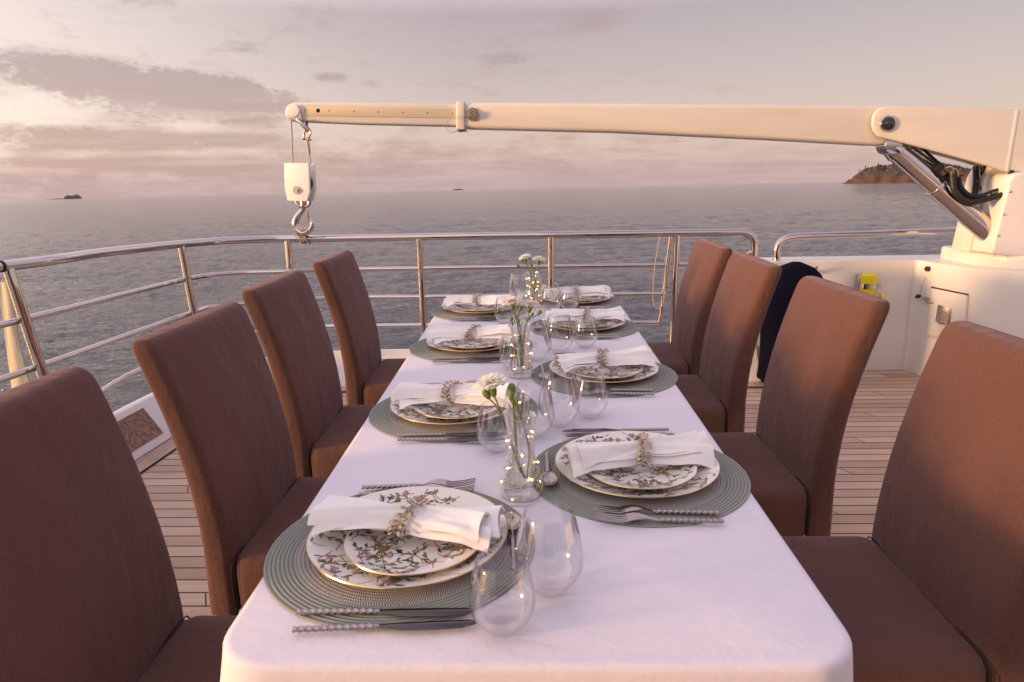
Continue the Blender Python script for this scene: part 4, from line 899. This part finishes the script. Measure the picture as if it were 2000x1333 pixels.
def wreath(mb, seed):
    rnd = random.Random(seed); R1, R2_ = .032, .022; zc_ = .017
    pt = lambda a_: Vector((.008*math.sin(a_*1.0+.8), R1*math.cos(a_), zc_+R2_*math.sin(a_)))
    mb.tube([pt(k*2*math.pi/36) for k in range(36)], .0022, 8, closed=True)
    for k in range(22):
        a_ = -.3+k*.175; p = pt(a_); sd = 1 if k % 2 else -1; out = (p-Vector((0, 0, zc_))).normalized()
        d = (Vector((sd*.9, 0, 0))+out*rnd.uniform(.15, .8)+Vector((0, -math.sin(a_), math.cos(a_)))*.6).normalized()
        L_ = rnd.uniform(.011, .015); q = d.to_track_quat('Z', 'Y').to_matrix()
        mb.tube([p, p+d*L_*.5], .0009, 5); mb.ball(p+d*L_*.85+out*.001, L_*.45, 8, sc3=(.85, .40, 1), rot=q)
    return mb
rg = wreath(MB(), 5).build('napkin_ring', M['brass']); tag(rg, 'x', 'napkin ring', 'leafy metal napkin rings')
def cut_handle(mb, x0_, x1_, tw=36, w_=.0043, t_=.0034, z=.0035):
    n = 110; rings = []
    for i in range(n+1):
        t = i/n; a_ = tw*t; x_ = x0_+(x1_-x0_)*t; k = min(1, (1-t)*6+.55)
        rings.append([(x_, w_*k*math.cos(b_)*(1+.17*math.sin(2*(b_-a_))), z+t_*k*math.sin(b_)*(1+.17*math.sin(2*(b_-a_)))) for b_ in [j*2*math.pi/10 for j in range(10)]])
    mb.loft(rings)
def knife():
    e = empty('knife', (0, 0, 0), 0, 'x', 'knife', 'table knives with twisted handles'); m = MB(); cut_handle(m, -.12, -.01); m.build('handle', M['cutlery'], e)
    o1 = [(-.012, -.003), (.0, -.0055), (.02, -.0105), (.06, -.0115), (.095, -.0095), (.112, -.004), (.118, .003), (.105, .006), (.06, .0062), (.01, .005), (-.012, .003)]
    MB().prism([(x, y, .0028) for x, y in o1], (0, 0, .0014)).build('blade', M['blade'], e, bevel=.0005, seg=1); return e
def fork():
    e = empty('fork', (0, 0, 0), 0, 'x', 'fork', 'table forks with twisted handles'); m = MB(); cut_handle(m, -.11, .0); m.build('handle', M['cutlery'], e); m = MB()
    def zz(x): return .0035+.011*math.sin(max(0, min(1, (x-.0)/.055))*math.pi)*.55+.006*max(0, (x-.05)/.05)**2
    rings = []
    for x, w_ in ((-.004, .003), (.006, .003), (.016, .0045), (.026, .0095), (.036, .0118), (.046, .0122)): rings.append([(x, -w_, zz(x)-.0008), (x, w_, zz(x)-.0008), (x, w_, zz(x)+.0008), (x, -w_, zz(x)+.0008)])
    m.loft(rings)
    for k in range(4):
        y_ = (k-1.5)*.0065; rr = []
        for x, w_ in ((.044, .0019), (.056, .0013), (.080, .0011), (.100, .0006)): rr.append([(x, y_-w_, zz(x)-.0008), (x, y_+w_, zz(x)-.0008), (x, y_+w_, zz(x)+.0008), (x, y_-w_, zz(x)+.0008)])
        m.loft(rr)
    m.build('fork_head', M['cutlery'], e); return e
def spoon():
    e = empty('spoon', (0, 0, 0), 0, 'x', 'spoon', 'small spoons above the plates'); m = MB(); cut_handle(m, -.105, -.005, w_=.0038, t_=.0028); m.build('handle', M['cutlery'], e); m = MB()
    rings = []
    for k in range(9):
        s = k/8; ring = []
        for j in range(24):
            a_ = j*2*math.pi/24; ring.append((.030+.030*s*math.cos(a_), .0165*s*math.sin(a_)*(1+.12*math.cos(a_)), .0035-.001+.0075*s*s))
        rings.append(ring)
    m.loft(rings, caps=False); m.tube([(-.008, 0, .0035), (.0, 0, .0075), (.004, 0, .0090)], [.0028, .0025, .003], 8)
    b = m.build('spoon_bowl', M['cutlery'], e); sd = b.modifiers.new('solid', 'SOLIDIFY'); sd.thickness = .0012; return e
kn, fk, sn = knife(), fork(), spoon(); S = {k: [False] for k in 'mdsrkfp'}
rnd = random.Random(12)
nap_rz = [-.20, -.02, .05, -.10, .16, .17, .04, .16]
dps = [(0.010, .004), (.0, -.002), (.004, .0), (0, .0), (-.002, .006), (.0, .004), (0, .0), (0, 0)]
for i, ((x, y), nm) in enumerate(zip(cent, names)):
    lft = i < 4; s = 1 if lft else -1; rz_ = 0 if lft else math.pi
    def L(dx, dy, z): return (x+s*dx, y+s*dy, z)
    place(pm, S['m'], (x, y, .0006), rnd.uniform(0, 6), f'round grey green woven placemat of the {nm} table setting')
    px_, py_ = dps[i]
    place(dp, S['d'], (x+px_, y+py_, .0046), rnd.uniform(0, 6), f'large gold rimmed floral dinner plate of the {nm} table setting')
    place(sp, S['s'], (x+px_+(.012 if lft else -.0)+rnd.uniform(-.004, .004), y+py_-.022, .0120), rnd.uniform(0, 6), f'small gold rimmed floral plate stacked on the {nm} dinner plate')
    n = napkin(40+i); n.location = (x+px_+.003, y+py_-.004, .0305); n.rotation_euler = (R(rnd.uniform(-3, 3)), 0, nap_rz[i]); tag(n, f'white folded linen napkin on the {nm} plates', 'napkin', 'white folded napkins')
    place(rg, S['r'], (x+px_+.003, y+py_-.004, .0305), nap_rz[i]+rnd.uniform(-.35, .35)+(math.pi if i % 2 else 0), f'leafy metal ring around the {nm} napkin')
    a_, b_ = ('near', 'far') if lft else ('far', 'near')
    j = lambda: rnd.uniform(-.05, .05)
    place(kn, S['k'], L(.012, -.178, .0052), rz_+.02+j()*.6, f'inner twisted handle knife, {a_} side of the {nm} plate')
    place(kn, S['k'], L(.018, -.208, .0052), rz_+.03+j(), f'outer twisted handle knife, {a_} edge of the {nm} placemat')
    place(fk, S['f'], L(-.0, .168, .0055), rz_+(-.07 if not lft else .05)+j()*.5, f'inner twisted handle fork, {b_} side of the {nm} plate')
    place(fk, S['f'], L(-.0, .197, .0055), rz_+(-.06 if not lft else .06)+j()*.5, f'outer twisted handle fork, {b_} edge of the {nm} placemat')
    place(sn, S['p'], L(.172, .020, .0052), rz_+math.pi/2+j()+.04, f'small spoon lying above the {nm} plate, beside the table centre')

# ------------------------------------------------------------------ stemless glasses
def tumbler(name, h, rb_, rm, rt_, label):
    m = MB(); pr = [(0, 0), (rb_*.8, 0), (rb_, .0015)]; n = 16
    def rr(t): return rb_+(rm-rb_)*math.sin(min(1, t/.38)*math.pi/2) if t < .38 else rm+(rt_-rm)*((t-.38)/.62)**1.7
    for k in range(1, n+1): t = k/n; pr.append((rr(t), h*t*.985+.0015))
    pr.append((rt_-.0008, h+.0008))
    for k in range(n, 0, -1): t = k/n; pr.append((rr(t)-.0014, h*t*.985+.0015))
    pr += [(rb_-.001, .012), (rb_*.7, .0085), (0, .0075)]
    o = m.lathe(pr, 48).build(name, M['glass'], ang=80); return tag(o, 'x', 'glass', 'clear stemless wine glasses')
gs_ = tumbler('wine_glass', .100, .019, .0425, .0315, ''); gl_ = tumbler('wine_glass', .122, .020, .0475, .034, '')
gS, gL = [False], [False]
GL = [('s', -.040, .762, 'short clear stemless glass nearest the camera, in front of the near left placemat'), ('l', .022, .845, 'tall clear stemless glass just behind the nearest short glass'),
      ('s', -.074, 1.345, 'short clear glass left of the nearest flower vase'), ('l', .004, 1.420, 'tall clear glass directly behind the nearest flower vase'),
      ('l', .064, 1.490, 'tall clear glass right of the nearest vase stems, beyond the near right napkin'), ('s', .140, 1.545, 'short clear glass in front of the second right knife and fork handles'),
      ('s', -.052, 1.965, 'short clear glass left of the middle vase'), ('l', .018, 2.060, 'tall clear glass right behind the middle vase'),
      ('l', .092, 2.150, 'tall clear glass in front of the third right placemat'), ('s', .182, 2.215, 'short clear glass near the third right fork handles'),
      ('s', -.098, 2.600, 'short clear glass beside the farthest left placemat'), ('l', -.022, 2.690, 'tall clear glass in the table middle behind the middle vase blooms'),
      ('l', .085, 2.790, 'tall clear glass left of the third right napkin ring, before the far right setting'), ('s', .165, 2.830, 'short clear glass in front of the farthest right plate'),
      ('l', -.052, 3.120, 'tall clear glass at the far end of the table left of the last vase'), ('s', .020, 3.175, 'short clear glass at the far table edge behind the last vase')]
for k, x, y, lab in GL: place(gs_ if k == 's' else gl_, gS if k == 's' else gL, (x, y, .0005), 0, lab)

# ------------------------------------------------------------------ bud vases, carnations, fairy lights
vs_ = MB(); H = .152
pr = [(0, 0), (.033, 0), (.0365, .003), (.0368, .014), (.034, .026), (.0285, .055), (.0242, .085), (.0232, .105), (.0255, .13), (.0290, H), (.0282, H+.0008), (.0270, H),
      (.0235, .13), (.0213, .105), (.0222, .085), (.0262, .055), (.0300, .034), (.0295, .026), (.026, .022), (0, .021)]
va = vs_.lathe(smooth2 := pr, 40).build('bud_vase', M['vase'], ang=50); tag(va, 'x', 'vase', 'clear glass bud vases down the table')
m = MB(); m.lathe([(0, .0222), (.0255, .0228), (.0292, .027), (.0296, .034), (.0258, .055), (.0218, .083), (0, .0832)], 40); wt = m.build('water', M['water'], va, ang=60)
vst = [False]
VS = [(-.020, 1.142, 'nearest glass bud vase wound with fairy lights'), (-.028, 1.885, 'middle glass bud vase holding the two open pinkish carnations'), (.012, 2.928, 'farthest glass bud vase glowing with fairy lights')]
for x, y, lab in VS: place(va, vst, (x, y, .0005), 0, lab)
def bloom(mb, c, ax, r_, seed):
    rnd = random.Random(seed); q = ax.to_track_quat('Z', 'Y').to_matrix(); c = Vector(c)
    for k in range(64):
        ly = k/64; th = k*2.4+rnd.uniform(-.3, .3); open_ = (.12+1.25*ly); ln_ = r_*(.80+.28*ly)*rnd.uniform(.88, 1.1); wd_ = r_*(.46+.25*ly); g = []
        for i in range(5):
            t = i/4; row = []
            for jj in range(6):
                s = -1+2*jj/5; fr = t**2*r_*.13*math.sin(jj*2.7+k+th)+rnd.uniform(-1, 1)*t**3*r_*.04; a_ = open_*(t**.8); rr = ln_*t
                p = Vector((rr*math.sin(a_)+fr*.8, s*wd_*(.2+.8*t)*(1-.08*abs(s)), rr*math.cos(a_)*.9+fr-abs(s)*.05*r_))
                p = Matrix.Rotation(th, 3, 'Z') @ p; row.append(mb.v(c + q @ p))
            g.append(row)
        for i in range(4):
            for jj in range(5): mb.face((g[i][jj], g[i][jj+1], g[i+1][jj+1], g[i+1][jj]))
def bud(mb, c, ax, L_, r_, tip=False):
    q = Vector(ax).normalized().to_track_quat('Z', 'Y').to_matrix()
    mb.lathe([(0, 0), (r_*.35, .0005), (r_*.62, L_*.12), (r_*.95, L_*.45), (r_*1.0, L_*.7), (r_*(.55 if tip else .9), L_*.92), (0, L_*1.02)], 14, c, rot=q)
def carnation(vx, vy, foot, pts, heads, kind, lab, seed):
    """foot: stem foot in the vase; pts: (px,py) up the stem; heads: list of (px,py,type,size)"""
    base = Vector((vx+foot[0], vy+foot[1], .030)); root = empty('carnation', base, 0, lab, 'flower')
    def W(px, py, dy=0): return at(px, py, Y=vy+dy)
    st = [base] + [W(*p) for p in pts]; sp_ = smooth_path(st, 6); m = MB(); m.tube(sp_, [.0019]*len(sp_), 8); joint = st[-1]
    for (px, py, ty, sz, dy) in heads:
        h = W(px, py, dy); mid = joint.lerp(h, .5)+Vector((0, 0, .003)); dr_ = (h-mid).normalized()
        pth = smooth_path([joint, mid, h], 5); m.tube(pth, .0014, 7); lf = joint.lerp(h, .35)
    # narrow leaves at the joint
    for a_ in (.6, 2.6): m.tube([joint, joint+Vector((.006*math.cos(a_), .004*math.sin(a_), .008)), joint+Vector((.010*math.cos(a_), .006*math.sin(a_), .018))], [.0016, .0013, .0003], 5)
    k = Matrix.Translation(-base); m.bm.transform(k); m.build('stem', M['green'], root)
    for n_, (px, py, ty, sz, dy) in enumerate(heads):
        h = W(px, py, dy); ax = (h-joint).normalized(); ax = (ax+Vector((0, 0, .4))).normalized()
        m = MB(); bud(m, h, ax, sz[0], sz[1], ty == 'bud')
        if ty == 'bud': 
            m.bm.transform(k); m.build('bud', M['green'], root)
        else:
            for q in range(5): a_ = q*1.257; pq = ax.to_track_quat('Z', 'Y').to_matrix(); m.tube([h+ax*sz[0]*.7+pq @ Vector((math.cos(a_)*sz[1]*.8, math.sin(a_)*sz[1]*.8, 0)), h+ax*sz[0]*1.15+pq @ Vector((math.cos(a_)*sz[1]*1.15, math.sin(a_)*sz[1]*1.15, 0))], [.0025, .0004], 5)
            m.bm.transform(k); m.build('calyx', M['green'], root)
            m = MB(); bloom(m, h+ax*sz[0]*.80, ax, sz[2], seed+n_); m.bm.transform(k); m.build('bloom', M['petalp' if kind == 'p' else 'petal'], root, smooth=True, ang=180)
    return root
C1 = (.022, .0068); B1 = (.019, .0056)
carnation(VS[0][0], VS[0][1], (.012, .0), [(1014, 915), (1000, 868), (984, 826), (978, 808)], [(966, 776, 'b', (.024, .0075, .0265), 0), (956, 780, 'bud', (.022, .0070), .0)], 'w', 'large open white carnation with a side bud in the nearest vase', 5)
carnation(VS[0][0], VS[0][1], (.006, .004), [(1012, 900), (1008, 860), (1003, 800), (1002, 790)], [(1001, 774, 'bud', (.024, .0072), .0), (1000, 781, 'bud', (.019, .0062), -.005)], 'w', 'upright stem of closed green carnation buds in the nearest vase', 6)
carnation(VS[0][0], VS[0][1], (.020, -.004), [(1030, 930), (1034, 880), (1022, 830), (1010, 795)], [(1003, 780, 'bud', (.018, .0055), .004)], 'w', 'thin carnation stem leaning left out of the nearest vase', 7)
Y2 = VS[1]
carnation(Y2[0], Y2[1], (.0, .0), [(1015, 690), (1016, 660), (1012, 640), (1009, 625)], [(1003, 606, 'b', (.021, .0070, .026), 0), (1015, 609, 'bud', (.017, .0055), .0)], 'p', 'left open blush carnation in the middle vase', 15)
carnation(Y2[0], Y2[1], (.006, .002), [(1021, 690), (1022, 665), (1026, 645), (1030, 628)], [(1033, 612, 'b', (.022, .0076, .025), 0), (1049, 616, 'bud', (.019, .0060), .0), (1038, 618, 'bud', (.012, .0042), .01)], 'p', 'right open blush carnation with side buds in the middle vase', 25)
carnation(Y2[0], Y2[1], (-.008, -.003), [(1010, 700), (1004, 670), (1002, 645), (1001, 635)], [(1000, 628, 'bud', (.015, .0048), .0)], 'w', 'single bud stem on the left of the middle vase', 26)
carnation(Y2[0], Y2[1], (.002, -.006), [(1018, 700), (1019, 670), (1018, 650), (1016, 640)], [(1014, 632, 'bud', (.014, .0044), .0)], 'w', 'single bud stem in the centre of the middle vase', 27)
Y3 = VS[2]
carnation(Y3[0], Y3[1], (-.004, .0), [(1041, 560), (1039, 545), (1034, 530), (1031, 522)], [(1028, 514, 'b', (.022, .0075, .024), 0), (1022, 512, 'bud', (.018, .0062), .0), (1015, 521, 'bud', (.017, .0058), .0)], 'w', 'left white carnation in the farthest vase', 35)
carnation(Y3[0], Y3[1], (.006, .002), [(1045, 560), (1047, 545), (1049, 532), (1050, 526)], [(1051, 518, 'b', (.020, .0070, .027), 0), (1056, 516, 'bud', (.018, .0055), .0)], 'w', 'right white carnation in the farthest vase', 45)
carnation(Y3[0], Y3[1], (.003, -.006), [(1043, 562), (1045, 545), (1043, 535), (1042, 530)], [(1039, 523, 'bud', (.019, .0065), .0), (1035, 508, 'bud', (.012, .0038), .01)], 'w', 'bud stem between the two white carnations of the farthest vase', 46)
def vr_(z):
    P_ = [(0, .037), (.014, .037), (.026, .0345), (.055, .029), (.085, .0247), (.105, .0237), (.13, .026), (.152, .0295)]
    for (z0, a_), (z1, b_) in zip(P_, P_[1:]):
        if z <= z1: return a_+(b_-a_)*(z-z0)/(z1-z0)
    return .0295
FL = ['fairy light wire wound round the nearest vase', 'fairy light wire wound round the middle vase', 'bright fairy light wire wound round the farthest vase']
for i, (x, y, _) in enumerate(VS):
    e = empty('fairy_lights', (x, y, .0), 0, FL[i], 'fairy lights', 'fairy lights round the vases'); rnd = random.Random(60+i); pts = []; blb = []; turns = (4.2, 3.6, 4.5)[i]; n = 120
    for k in range(n+1):
        t = k/n; a_ = t*turns*2*math.pi+i; z = .012+.118*t+.007*math.sin(a_*1.3+i); r_ = vr_(z)+.0022+.001*math.sin(a_*3); pts.append(Vector((r_*math.cos(a_), r_*math.sin(a_), z)))
        if k % (11, 15, 6)[i] == 2: blb.append(pts[-1]+Vector((rnd.uniform(-1, 1), rnd.uniform(-1, 1), rnd.uniform(-1, 1)))*.002)
    if i == 0: pts = [Vector((-.055, -.075, .0015)), Vector((-.05, -.05, .0015)), Vector((.02, -.047, .002))]+pts+[Vector((.010, .005, .165)), Vector((.003, .0, .178))]; blb.append(Vector((.000, .0, .176)))
    MB().tube(pts, .0007, 5).build('wire', M['wire'], e)
    for b in blb: m = MB(); m.ball(b, .0015, 8); m.build('bulb', M['bulb'], e)

# ------------------------------------------------------------------ lift everything so that the deck is at z = 0
for o in list(C.objects):
    if o.parent is None: o.location.z += DECK
